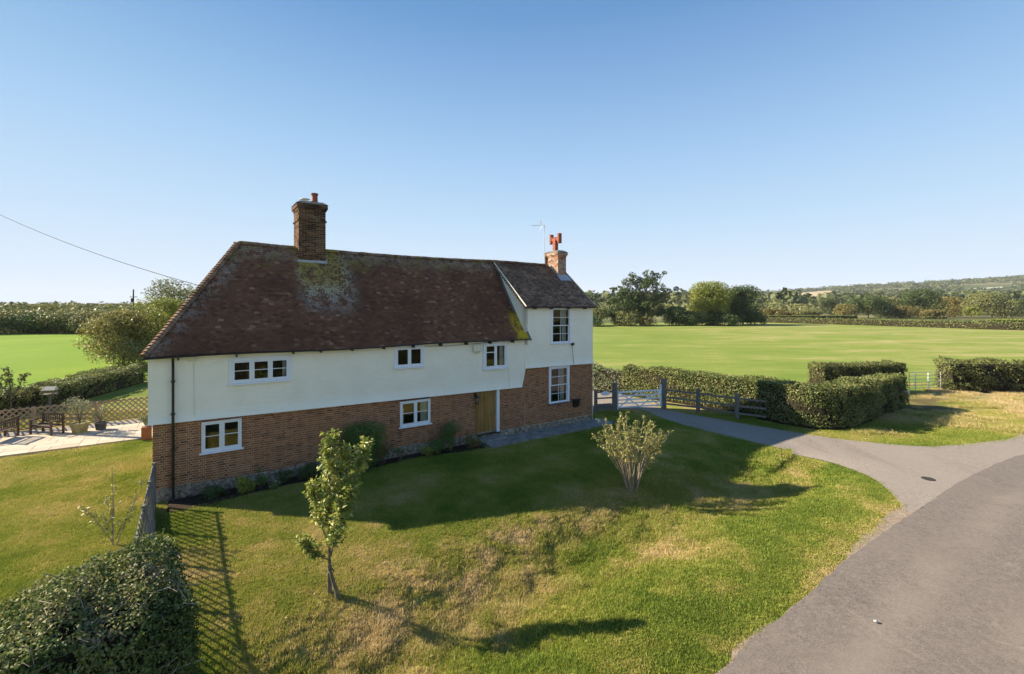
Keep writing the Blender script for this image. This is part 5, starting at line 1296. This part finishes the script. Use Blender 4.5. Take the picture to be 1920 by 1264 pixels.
# beside the house corner, running toward the hedge
T0 = (-10.66, 13.98); T1 = (-6.0, 7.9)
tf = empty('trellis_fence', (T0[0], T0[1], 0), 0, 'low diamond trellis fence running from the house corner behind the garden hedge', 'fence')
trellis(T0, T1, tf, 'x', zt=1.32, lean=(-.42, -.12), mat='greywood', gap=.29, solid_to=1.9)
for k in range(5):
    t_ = (k+.02)/4.1; x = T0[0]+(T1[0]-T0[0])*t_; y = T0[1]+(T1[1]-T0[1])*t_
    mb = MB(); mb.beam((x-T0[0], y-T0[1], hz(x, y)-.2), (x-T0[0]-.42*t_, y-T0[1]-.12*t_, hz(x, y)+1.36), .075, .075, up=(0, 1, 0)); mb.build('post', M['greywood'], tf)
# round the patio
def HP(u, n): return H(u, n)
P0, P1 = HP(-.55, 13.9), HP(-7.6, 13.9)
pf = empty('trellis_fence', (P1[0], P1[1], 0), 0, 'brown diamond trellis fence along the far side of the patio', 'fence')
trellis(P1, P0, pf, 'x', mat='brownwood', gap=.24, sw=.058)
def ball_post(p, parent, h_=1.32, ball=True):
    mb = MB(); mb.box(-.07, .07, -.07, .07, -.1, h_-.12)
    if ball: mb.lathe((0, 0, h_-.12), [(.09, 0), (.09, .02), (.03, .04), (.075, .09), (.085, .13), (.06, .18), (.0, .2)], 10)
    a0 = parent.location; return mb.build('post', M['brownwood'], parent, loc=(p[0]-a0.x, p[1]-a0.y, 0))
ball_post(P0, pf); ball_post(P1, pf)
for u in (-2.9, -5.2): ball_post(HP(u, 13.9), pf, 1.25, False)
P2 = HP(2.6, 13.9); pf2 = empty('trellis_fence', (P0[0], P0[1], 0), 0, 'short brown trellis panel between the ball topped post and the house', 'fence')
trellis(P0, P2, pf2, 'x', mat='brownwood', gap=.24, sw=.058)

# patio of single stone slabs
pat = empty('patio', (0, 0, 0)); tag(pat, kind='structure')
pb = MB()
for (u, n) in ((-12, 9.0), (4, 9.0), (4, 13.8), (-12, 13.8)):
    pass
c4 = [H(u, n) for (u, n) in ((-12, 8.95), (4, 8.95), (4, 13.85), (-12, 13.85))]
pb.add([(x, y, z) for z in (-.05, .045) for x, y in c4], [(4, 5, 6, 7), (0, 1, 5, 4), (3, 0, 4, 7), (1, 2, 6, 5)]); pb.build('bedding', M['mortar'], pat)
slab = MB(); slab.box(-.5, .5, -.5, .5, 0, .03, r=0); 
def slab_mesh(w_, h_):
    me = bpy.data.meshes.new('slab'); s = MB(); s.box(-w_/2+.008, w_/2-.008, -h_/2+.008, h_/2-.008, 0, .03, r=0); me.from_pydata(s.v, [], s.f); me.materials.append(M['slab']); return me
SM = {k: slab_mesh(*k) for k in ((.9, .6), (.6, .6))}
n = 8.95; row = 0
while n < 13.6:
    u = -11.9+(.3 if row % 2 else 0)
    while u < 3.4:
        k = (.9, .6) if random.random() < .6 else (.6, .6); x, y = H(u+k[0]/2, n+.3)
        o = bpy.data.objects.new('slab', SM[k]); o.location = (x, y, .045+random.uniform(0, .006)); o.rotation_euler = (R(random.uniform(-.3, .3)), R(random.uniform(-.3, .3)), HOUSE_A); link(o, pat)
        u += k[0]
    n += .6; row += 1

# patio furniture and pots
def bench(x, y, rz, label, wd=1.3):
    b = empty('garden_bench', (x, y, .08), rz, label, 'bench')
    for sx in (-1, 1):
        for yy, hh in ((-.24, .62), (.24, .92)):
            mb = MB(); mb.box(sx*wd/2-.035, sx*wd/2+.035, yy-.035, yy+.035, 0, hh); mb.build('leg', M['darkwood'], b)
        mb = MB(); mb.box(sx*wd/2-.045, sx*wd/2+.045, -.30, .24, .62, .655); mb.build('armrest', M['darkwood'], b)
    for k in range(5): one('seat_slat', M['darkwood'], b, -wd/2+.035, wd/2-.035, -.26+k*.10, -.18+k*.10, .40, .425)
    one('top_rail', M['darkwood'], b, -wd/2+.035, wd/2-.035, .225, .26, .82, .90); one('lower_rail', M['darkwood'], b, -wd/2+.035, wd/2-.035, .225, .26, .48, .53)
    for k in range(9): xx = -wd/2+.1+k*(wd-.2)/8; one('back_slat', M['darkwood'], b, xx-.025, xx+.025, .232, .252, .53, .82)
    one('front_rail', M['darkwood'], b, -wd/2+.035, wd/2-.035, -.255, -.23, .33, .40)
    return b
bench(-21.7, 21.9, R(-14), 'dark wooden slatted bench standing on the patio beside the trellis')
b2_ = bench(-22.75, 20.9, R(-75), 'dark wooden bench cut off by the left edge, facing the patio', 1.2)
def potted(x, y, h_, pr, ph, mt, mat, label, w_=1.0, seed=0):
    o = empty('potted_olive' if h_ > 1 else 'potted_plant', (x, y, .08), 0, label, 'potted plant')
    mb = MB(); mb.lathe((0, 0, 0), [(pr*.78, 0), (pr, ph*.9), (pr*1.08, ph*.92), (pr*1.08, ph), (pr*.9, ph), (pr*.85, ph-.06)], 18); mb.build('pot', M[mt], o, smooth=True)
    if h_ > 0:
        rg = random.Random(seed); rn = np.random.default_rng(seed); B = [(rg.uniform(-.35, .35)*w_, rg.uniform(-.3, .3)*w_, ph+(h_-ph)*rg.uniform(.35, .85), w_*.28, w_*.26, (h_-ph)*.18) for k in range(9)]
        mb = MB(); 
        for b in B: mb.tube([(0, 0, ph-.05), (b[0]*.4, b[1]*.4, (ph+b[2])/2), b[:3]], [.02, .012, .005], 4)
        mb.build('stems', M['bark'], o); P, N = crown_points(B, 160, rn, .35, .36, 2.5, seed); V, F, A_ = leafset(P, N, .075, .8, .35, .2, rn); mesh_np('foliage', V, F, M['greyleaf'], o, attrs={'rnd': A_})
    return o
potted(-20.35, 22.1, 1.75, .34, .46, 'pot', 'greyleaf', 'silvery olive bush in a large glazed ochre pot by the trellis', 1.15, 3)
potted(-19.8, 22.6, 1.15, .24, .36, 'darkpot', 'greyleaf', 'smaller grey leaved plant in a dark pot beside the olive', .55, 4)
t_ = empty('planter_box', (-16.35, 21.0, .08), HOUSE_A, 'rust orange square planter with spiky grass against the house corner', 'planter')
mb = MB(); mb.box(-.18, .18, -.18, .18, 0, .55); mb.build('box', M['orangebox'], t_, bevel=.01)
mb = MB(); rg = random.Random(2)
for k in range(70):
    a = rg.uniform(0, 2*PI); q = rg.uniform(.1, .42); mb.add([(.05*math.cos(a)-.012, .05*math.sin(a), .6), (.05*math.cos(a)+.012, .05*math.sin(a), .6), (q*.6*math.cos(a)+.01, q*.6*math.sin(a), .6+rg.uniform(.3, .5)), (q*.6*math.cos(a)-.01, q*.6*math.sin(a), .6+rg.uniform(.3, .5)), (q*math.cos(a), q*math.sin(a), .6+rg.uniform(.1, .45))], [(0, 1, 2, 3), (3, 2, 4)])
mb.build('foliage', M['greyleaf'], t_)
bt = empty('bird_table', (-25.9, 26.3, -.25), R(20), 'small wooden bird table with a pale pitched roof above the dark hedge', 'bird table')
mb = MB(); mb.box(-.04, .04, -.04, .04, 0, 1.35); mb.build('post', M['greywood'], bt); mb = MB(); mb.box(-.3, .3, -.22, .22, 1.33, 1.37)
for sx in (-1, 1):
    for sy in (-1, 1): mb.box(sx*.24-.02, sx*.24+.02, sy*.17-.02, sy*.17+.02, 1.37, 1.62)
mb.build('tray', M['greywood'], bt); mb = MB(); mb.add([(-.28, -.25, 1.6), (.28, -.25, 1.6), (.28, 0, 1.78), (-.28, 0, 1.78), (-.28, .25, 1.6), (.28, .25, 1.6), (-.28, -.25, 1.57), (.28, -.25, 1.57), (-.28, .25, 1.57), (.28, .25, 1.57)], [(0, 1, 2, 3), (3, 2, 5, 4), (6, 7, 1, 0), (9, 8, 4, 5), (6, 0, 3, 4, 8), (1, 7, 9, 5, 2)]); mb.build('roof', M['stone'], bt)
# rails beyond the left hedge
rf_ = empty('rail_fence', (-30.3, 38.2, 0), 0, 'dark post and rail fence seen past the left end of the house', 'fence')
for i in range(4): mb = MB(); post(mb, .16, 1.35, .02); mb.build('post', M['darkwood'], rf_, loc=(i*1.7, i*.9, 0))
for z in (.4, .8, 1.18): mb = MB(); mb.beam((0, -.08, z), (5.1, 2.62, z), .05, .11); mb.build('rail', M['darkwood'], rf_)

# cable and poles
def pole(x, y, h_, label, rz=0):
    p = empty('utility_pole', (x, y, hz(x, y)), rz, label, 'utility pole')
    mb = MB(); mb.tube([(0, 0, -.5), (0, 0, h_)], [.16, .11], 8); mb.build('pole', M['darkwood'], p)
    mb = MB(); mb.box(-.7, .7, -.06, .06, h_-1.5, h_-1.38); mb.box(-.35, -.12, -.2, .1, h_-2.5, h_-1.7); mb.build('crossarm', M['darkwood'], p); return p
pole(-72.6, 90, 9.3, 'dark wooden utility pole with a transformer beyond the big bush')
pole(-97, 133, 8.4, 'thin far utility pole beside the sparse topped tree') if False else None
pole(-25.8, 22.7, 11.1, 'wooden pole at the far end of the overhead cable')
hp = H(1.28, 1.30); e0 = Vector((hp[0], hp[1], 6.72)); e1 = Vector((-25.8, 22.7, 10.95)); mb = MB(); pts = []
for k in range(25):
    s = k/24; p = e0.lerp(e1, s); p.z -= .25*4*s*(1-s); pts.append(p)
mb.tube(pts, .011, 5); tag(mb.build('overhead_cable', M['iron']), 'thin dark overhead cable running down to the left hip of the roof', 'cable')

# ------------------------------------------------------------------ trees
def px_tree(name, px, Y, w, top_py, mat, label, seed, **kw):
    x = (px-960)/880*Y; h_ = 6-(top_py-575)/880*Y-hz(x, Y); return tree(name, x, Y, w, h_, mat, label, seed=seed, **kw)
# big bush and sparse tree left of the house
px_tree('willow_bush', 232, 46, 7.4, 580, 'sallow', 'big yellowish rounded bush beyond the left hedge end', 1, cat='bush', nb=22, per=26, leaf=.17, z0=.2, gaps=.36, gs=.7)
px_tree('willow_bush', 305, 50, 8.5, 556, 'yellowleaf', 'green and yellow bush between the rounded bush and the roof hip', 2, cat='bush', nb=20, per=22, leaf=.18, z0=.4, gaps=.38, gs=.7)
px_tree('sparse_tree', 335, 62, 7.5, 519, 'olive', 'open crowned pale tree rising behind the roof hip', 3, nb=18, per=9, leaf=.19, z0=4.2, gaps=.45, gs=.8, bark='palebark')
# the oak and its neighbours beyond the right field
rg = random.Random(4)
oakb = []
for (x, z, r_) in ((-8.5, 4.5, 3.0), (-5.5, 5.5, 3.4), (-2.5, 5, 3.2), (1, 5, 3.2), (4, 4.6, 2.8), (-6.8, 8.2, 2.4), (-4.2, 9.6, 2.8), (-1.2, 9, 3.0), (2, 8.6, 2.8), (5.2, 8, 2.2), (-4.4, 12.8, 1.9), (-2.3, 13.6, 1.8), (-.2, 12.4, 2.4), (2.3, 12.9, 2.4), (3.9, 11.5, 1.9), (1.6, 15.4, 1.7), (3.7, 14.7, 1.4), (-3.4, 15.2, 1.1), (7.4, 10.3, 1.5), (8.8, 10.9, .9), (-9.6, 7.2, 1.4), (5.5, 15.6, .8)):
    z *= 1.07; oakb.append((x, rg.uniform(-3, 3), z, r_*1.05, r_, r_*.82)); 
    if r_ > 2: oakb.append((x+rg.uniform(-1.6, 1.6), rg.uniform(-4, 2), z+rg.uniform(-1.2, 1.2), r_*.6, r_*.6, r_*.5))
tree('oak_tree', 42, 150, 20, 17, 'oakleaf', 'tallest dark oak tree beyond the right hand field', blobs=[(b[0]*1.12, b[1], b[2], b[3]*1.12, b[4], b[5]) for b in oakb], per=9., leaf=.42, gaps=.37, gs=.42, seed=4, tr=.6, th=5, inner=.22)
px_tree('ash_tree', 1330, 152, 14.5, 527, 'yellowleaf', 'yellow green round tree right of the tall oak', 5, nb=24, per=6.5, leaf=.4, z0=1.5, gaps=.34, gs=.4, sink=0)
px_tree('maple_tree', 1393, 156, 14, 533, 'oakleaf', 'dark green round tree joined to the yellow green one', 6, nb=22, per=6.5, leaf=.4, z0=1.0, gaps=.32, gs=.4)
k = 7
for (px, Y, w_, top, mt, lb) in ((1120, 148, 9, 575, 'olive', 'olive bush low beside the white house wall'), (1175, 147, 12, 582, 'olive', 'broad olive bush left of the oak'), (1205, 146, 8, 590, 'autumn', 'russet bush in front of the oak foot'),
    (1262, 150, 11, 574, 'darkleaf', 'dark thicket right of the oak trunk'), (1300, 149, 10, 583, 'darkleaf', 'dark thicket under the yellow green tree'), (1355, 149, 12, 587, 'darkleaf', 'dark thicket under the dark round tree'), (1415, 150, 7, 580, 'darkleaf', 'small dark thicket at the right foot of the tree clump'),
    (1110, 142, 8, 590, 'darkleaf', 'dark low bush directly beside the house wall')):
    px_tree('thicket', px, Y, w_, top, mt, lb, k, cat='bush', nb=14, per=7, leaf=.36, z0=.2, gaps=.30, gs=.5); k += 1
for (px, Y, w_, top, mt, lb) in ((1448, 230, 12, 578, 'autumn', 'russet bush right of the tree clump'), (1478, 235, 13, 583, 'autumn', 'second russet bush right of the tree clump'), (1510, 260, 16, 582, 'olive', 'brown green bush behind the low hedge'),
    (1585, 240, 13, 570, 'autumn', 'orange brown bush left of the dark mid tree'), (1628, 245, 19, 553, 'oakleaf', 'dark mid distance tree with an orange bush at its left'), (1668, 260, 14, 556, 'olive', 'olive tree between the two darker mid distance trees'), (1722, 250, 20, 541, 'oakleaf', 'round dark green tree, tallest of the right hand row'),
    (1690, 240, 16, 572, 'autumn', 'brown bush at the foot of the round green tree'), (1785, 265, 22, 556, 'autumn', 'wide brown tree right of the round green tree'), (1860, 250, 27, 548, 'olive', 'widest olive tree near the right edge'), (1822, 235, 8, 575, 'yellowleaf', 'small yellow green tree left of the widest olive tree'),
    (1925, 270, 18, 560, 'oakleaf', 'dark tree cut off by the right edge'), (1752, 230, 14, 582, 'autumn', 'low brown bush beyond the pale gap in the hedge'), (1560, 330, 20, 560, 'farleaf', 'grey green tree further back behind the orange brown bush')):
    px_tree('distant_tree', px, Y, w_, top, mt, lb, k, nb=15, per=3.2, leaf=.55, z0=.8, gaps=.32, gs=.35); k += 1
# left: tall thicket row along the bright field
lefts = [(-20, 9), (20, 11), (58, 10), (92, 11), (128, 10), (160, 9), (190, 9), (225, 10), (-60, 12)]
for i, (px, w_) in enumerate(lefts):
    px_tree('thicket', px, 108+random.uniform(-3, 5), w_+3.5, 583+random.uniform(-3, 3), ('olive', 'autumn', 'darkleaf', 'olive', 'olive', 'yellowleaf', 'autumn', 'olive', 'olive')[i],
            None, 60+i, cat='bush', nb=14, per=5, leaf=.36, z0=.1, gaps=.28, gs=.5, group='thicket bushes along the far edge of the bright green field')
ORD = ['first', 'second', 'third', 'fourth', 'fifth', 'sixth', 'seventh', 'eighth', 'ninth']
row_ = sorted([o for o in bpy.data.objects if o.get('group') == 'thicket bushes along the far edge of the bright green field'], key=lambda o: o.location.x/o.location.y)
for i, o in enumerate(row_): o['label'] = '%s thicket bush, counted from the left, in the row edging the bright green field' % ORD[i]

# far woods on the plain and the hill: one mass
def far_wood(name, pts, sizes, mat, leaf_k=.17, q=60, seed=0):
    rn = np.random.default_rng(seed); Ps = []; Ns = []; Ss = []
    for (x, y), s in zip(pts, sizes):
        n = q; D_ = rn.normal(0, 1, (n, 3)); D_[:, 2] = np.abs(D_[:, 2])*1.0-.25; D_ /= np.linalg.norm(D_, axis=1)[:, None]
        P = D_*np.array([s*.62, s*.62, s*.55])*(rn.uniform(.75, 1.08, n))[:, None]; z = hz(x, y)
        Ps.append(P+np.array([x, y, z+s*.42])); Ns.append(D_); Ss.append(np.full(n, s*leaf_k))
    P = np.concatenate(Ps); V, F, _ = leafset(P, np.concatenate(Ns), np.concatenate(Ss), .45, .9, .3, rn)
    tr_ = np.repeat(np.repeat(rn.random(len(pts)), q), 4)*.7+np.repeat(rn.random(len(P)), 4)*.3
    return tag(mesh_np(name, V, F, M[mat], attrs={'rnd': tr_}), kind='stuff')
rn = np.random.default_rng(5); pts = []; sz = []
for k in range(30000):
    y = rn.uniform(420, 2600); q = rn.uniform(.05, 1.25) ; x = q*y
    wv = fbm(np.array([x/170]), np.array([y/260]), 91, 3)[0]
    if y > 2150 and rn.random() < .8: pass
    elif wv < .38: continue
    px = 960+880*q
    if 1434 < px < 1563 and 980 < y < 2080: continue
    if 1800 < px < 1905 and 1300 < y < 1750: continue
    if 1590 < px < 1730 and 1000 < y < 1200: continue
    pts.append((x, y)); sz.append(rn.uniform(11, 24))
    if len(pts) > 5200: break
far_wood('hill_woodland', pts, sz, 'farleaf', .26, 36, 1)
pts = []; sz = []
for k in range(1150):
    y = rn.uniform(190, 800); q = rn.uniform(-1.35, -.60); x = q*y
    if y < 300 and rn.random() < .6: continue
    pts.append((x, y)); sz.append(rn.uniform(5.5, 8.5) if y < 400 else rn.uniform(7, 11))
far_wood('left_woodland', pts, sz, 'olive', .2, 60, 2)
pts = []; sz = []
for k in range(1500):                                   # scattered hedgerows behind the right field
    y = rn.uniform(290, 620); q = rn.uniform(.14, 1.15); x = q*y
    wv = fbm(np.array([x/60]), np.array([y/18]), 97, 2)[0]
    if wv > .44: pts.append((x, y)); sz.append(rn.uniform(4, 10))
far_wood('plain_hedgerows', pts, sz, 'olive', .2, 60, 3)
def hill_field(px0, px1, y0, y1, mat, n=14):
    V = []; F = []
    for j in range(n+1):
        y = y0+(y1-y0)*j/n
        for i in range(n+1):
            x = ((px0+(px1-px0)*i/n)-960)/880*y; V.append((x, y, hz(x, y)+1.2))
    for j in range(n):
        for i in range(n): a = j*(n+1)+i; F.append((a, a+1, a+n+2, a+n+1))
    tag(mesh_np('hill_field', V, F, mat), kind='structure')
M['stubble'] = plain('stubble_field', (.42, .33, .20), .95, .1, .2, .02, .1); M['palefield'] = plain('pale_field', (.36, .35, .27), .95, .1, .15, .02, .1); M['greenfield'] = plain('green_field', (.20, .24, .08), .95, .1, .2, .02, .1)
hill_field(1436, 1562, 1450, 2060, M['stubble']); hill_field(1815, 1880, 1500, 1560, M['palefield']); hill_field(1594, 1725, 1020, 1190, M['greenfield'])
# cottages on the hillside
proto = None
for i, (px, Y, rz) in enumerate(((1630, 1150, .3), (1655, 1180, 1.2), (1672, 1140, .2), (1700, 1210, .9), (1716, 1290, .4), (1602, 1230, .1))):
    x = (px-960)/880*Y
    if proto is None:
        proto = empty('cottage', (0, 0, 0), 0, None, 'house', 'tiny pale cottages among the trees on the far hillside'); proto['label'] = 'tiny pale cottage among the trees on the far hillside'
        mb = MB(); mb.box(-7, 7, -4, 4, 0, 5.5); mb.add([(-7, -4, 5.5), (-7, 4, 5.5), (-7, 0, 9), (7, -4, 5.5), (7, 4, 5.5), (7, 0, 9)], [(0, 1, 2), (3, 5, 4)]); mb.build('wall', M['stone'], proto)
        mb = MB(); mb.add([(-7.4, -4.5, 5.2), (7.4, -4.5, 5.2), (7.4, 0, 9.2), (-7.4, 0, 9.2), (-7.4, 4.5, 5.2), (7.4, 4.5, 5.2)], [(0, 1, 2, 3), (3, 2, 5, 4)]); mb.build('roof', M['tile2'], proto)
        o = proto
    else: o = copy_tree(proto)
    o.location = (x, Y, hz(x, Y)+5); o.rotation_euler = (0, 0, rz); o['label'] = 'tiny pale cottage on the far hillside, %s of six counted from the left' % ['second', 'third', 'fourth', 'fifth', 'last', 'first'][i]
# hedgerow on the other side of the lane, which the panes mirror
hedge('roadside_hedge', [(2, -11), (14, -2.5), (30, 8), (44, 14), (60, 17)], 2.2, 4.2, 'tall hedgerow on the other side of the lane behind the camera', mat='darkleaf', per=26, leaf=.3, rough=.5, seed=40, twigs=0)

# ------------------------------------------------------------------ grass
def grass_patch(name, R_, nb, h0, h1, wd, seed, loc, spread=.03, curl=.5):
    rn = np.random.default_rng(seed); a = rn.uniform(0, 2*PI, nb); r_ = R_*np.sqrt(rn.uniform(0, 1, nb)); bx, by = r_*np.cos(a), r_*np.sin(a)
    h_ = rn.uniform(h0, h1, nb); d = rn.uniform(0, 2*PI, nb); ln = h_*curl*rn.uniform(.3, 1.4, nb); f_ = rn.uniform(0, 2*PI, nb)
    wx, wy = np.cos(f_)*wd/2, np.sin(f_)*wd/2; Zr = np.full(nb, -.02)
    A_ = np.stack([bx-wx, by-wy, Zr], 1); B_ = np.stack([bx+wx, by+wy, Zr], 1); m_ = np.stack([bx+np.cos(d)*ln*.35, by+np.sin(d)*ln*.35, h_*.6], 1)
    W_ = np.stack([wx, wy, 0*wx], 1)*.75; T_ = np.stack([bx+np.cos(d)*ln, by+np.sin(d)*ln, h_*.95], 1)
    V = np.stack([A_, B_, m_+W_, m_-W_, T_], 1).reshape(-1, 3); I = np.arange(nb)[:, None]*5
    F = np.concatenate([np.c_[I, I+1, I+2], np.c_[I, I+2, I+3], np.c_[I+3, I+2, I+4]], 0)
    o = mesh_np(name, V, F, M['blade'], attrs={'rnd': np.repeat(rn.random(nb), 5)}, loc=loc); return tag(o, kind='stuff')
def scatter(name, src, P, dryv, scale, seed=0):
    me = bpy.data.meshes.new(name); me.vertices.add(len(P)); me.vertices.foreach_set('co', np.asarray(P, np.float32).ravel())
    a = me.attributes.new('dry', 'FLOAT', 'POINT'); a.data.foreach_set('value', np.asarray(dryv, np.float32))
    o = bpy.data.objects.new(name, me); link(o); o['kind'] = 'stuff'
    ng = bpy.data.node_groups.new(name, 'GeometryNodeTree'); ng.interface.new_socket('Geometry', in_out='INPUT', socket_type='NodeSocketGeometry'); ng.interface.new_socket('Geometry', in_out='OUTPUT', socket_type='NodeSocketGeometry')
    N = ng.nodes; gi = N.new('NodeGroupInput'); go = N.new('NodeGroupOutput'); ip = N.new('GeometryNodeInstanceOnPoints'); oi = N.new('GeometryNodeObjectInfo'); oi.inputs['Object'].default_value = src; oi.transform_space = 'ORIGINAL'
    oi.inputs['As Instance'].default_value = True
    rr = N.new('FunctionNodeRandomValue'); rr.data_type = 'FLOAT_VECTOR'; rr.inputs[0].default_value = (-.08, -.08, 0); rr.inputs[1].default_value = (.08, .08, 6.283); rr.inputs['Seed'].default_value = seed
    rs = N.new('FunctionNodeRandomValue'); rs.data_type = 'FLOAT'; rs.inputs[2].default_value = scale[0]; rs.inputs[3].default_value = scale[1]; rs.inputs['Seed'].default_value = seed+1
    ng.links.new(gi.outputs[0], ip.inputs['Points']); ng.links.new(oi.outputs['Geometry'], ip.inputs['Instance']); ng.links.new(rr.outputs[0], ip.inputs['Rotation']); ng.links.new(rs.outputs[1], ip.inputs['Scale']); ng.links.new(ip.outputs[0], go.inputs[0])
    md = o.modifiers.new('scatter', 'NODES'); md.node_group = ng; return o
rn = np.random.default_rng(77)
def lawn_points(n, box_, minY=0):
    x = rn.uniform(box_[0], box_[1], n); y = rn.uniform(box_[2], box_[3], n)
    xe = x-.30*(fbm(x*3, y*3, 83, 3)-.35); ye = y+.30*(fbm(x*3, y*3, 83, 3)-.35); k = ~in_poly(xe, ye, DR_POLY) & ~in_poly(xe, ye, LANE_POLY)
    u, v = Hinv(x, y); k &= ~((u > -.05) & (u < 18.45) & (v > -.02) & (v < DEP+.1)) & ~((u > 11.3) & (u < 19.2) & (v > -1.1) & (v < .3)) & ~((u > .5) & (u < 11.3) & (v > -.8) & (v < .3))
    k &= ~((u > -12) & (u < 4) & (v > 8.85) & (v < 13.9))
    q = np.abs(x/np.maximum(y, .1)); k &= (q < 1.5) & (y > 6.2)
    return x[k], y[k]
dens = 1.0
g1_ = grass_patch('lawn_grass', .17, 120, .016, .055, .009, 1, (-1.0, 12.0, hz(-1, 12)))
g2_ = grass_patch('lawn_grass', .26, 120, .02, .05, .012, 2, (2.0, 20.0, hz(2, 20)))
g3_ = grass_patch('rough_grass', .20, 70, .05, .15, .008, 3, (1.0, 10.4, hz(1, 10.4)), curl=.9)
g4_ = grass_patch('straw_grass', .22, 60, .06, .22, .012, 4, (22.0, 25.6, hz(22, 25.6)), curl=1.)
x, y = lawn_points(44000, (-24, 18, 6, 16.5)); k = rn.random(len(x)) < 1.0; x, y = x[k], y[k]
scatter('lawn_grass_cover', g1_, np.c_[x, y, terrain(x, y)], dryness(x, y), (.8, 1.25), 1)
x, y = lawn_points(29000, (-34, 30, 16.5, 27)); scatter('lawn_grass_cover', g2_, np.c_[x, y, terrain(x, y)], dryness(x, y), (.8, 1.3), 3)
x, y = lawn_points(14000, (-10, 13, 6, 18.5)); d = seg_dist(x, y, DITCH); k = (d < 1.9) & (rn.random(len(x)) < np.exp(-(d/1.3)**2)) & (fbm(x*1.3, y*1.3, 15, 3) > .42); x, y = x[k], y[k]
scatter('bank_grass', g3_, np.c_[x, y, terrain(x, y)], np.clip(dryness(x, y)+.05, 0, 1), (.5, 1.1), 5)
x, y = lawn_points(9000, (14, 45, 21, 36)); k = (dryness(x, y) > .5) & (fbm(x*.8, y*.8, 19, 3) > .5); x, y = x[k], y[k]
scatter('straw_cover', g4_, np.c_[x, y, terrain(x, y)], np.clip(dryness(x, y)+.1, 0, 1), (.5, 1.2), 7)

# longer tufts dotted over the lawn and along the edges
x, y = lawn_points(2600, (-16, 16, 6, 20)); k = fbm(x*.7, y*.7, 25, 3) > .48; x, y = x[k], y[k]
scatter('tall_tufts', g3_, np.c_[x, y, terrain(x, y)], np.clip(dryness(x, y), 0, 1), (.22, .55), 9)
# fallen leaves under the trees and hedges
rnl = np.random.default_rng(9); LX = []; LY = []
for (cx, cy, r_, n_) in ((-3.3, 9.6, 1.6, 160), (4.0, 15.7, 1.7, 160), (-4.2, 7.6, 1.2, 120), (5, 11, 6, 120), (14.5, 22.4, 2.2, 160), (-6, 12.5, 4, 90)):
    LX.append(rnl.normal(cx, r_*.6, n_)); LY.append(rnl.normal(cy, r_*.6, n_))
LX = np.concatenate(LX); LY = np.concatenate(LY); P = np.c_[LX, LY, terrain(LX, LY)+.045]
V, F, A_ = leafset(P, np.tile([0, 0, 1.], (len(P), 1)), .06, .35, .6, .4, rnl); tag(mesh_np('fallen_leaves', V, F, M['autumn'], attrs={'rnd': A_}), kind='stuff')

# ------------------------------------------------------------------ air
mb = MB(); mb.box(-5300, 5300, -450, 6100, -3.0, 190.0)
m = NT('air_haze'); pv = m.n('ShaderNodeVolumePrincipled'); pv.inputs['Color'].default_value = (.86, .92, 1.0, 1); pv.inputs['Density'].default_value = .00007; pv.inputs['Anisotropy'].default_value = 0
oo = m.n('ShaderNodeOutputMaterial'); m.l(pv.outputs[0], oo.inputs['Volume'])
HAZE = True
if HAZE: tag(mb.build('haze', m.m), kind='stuff')
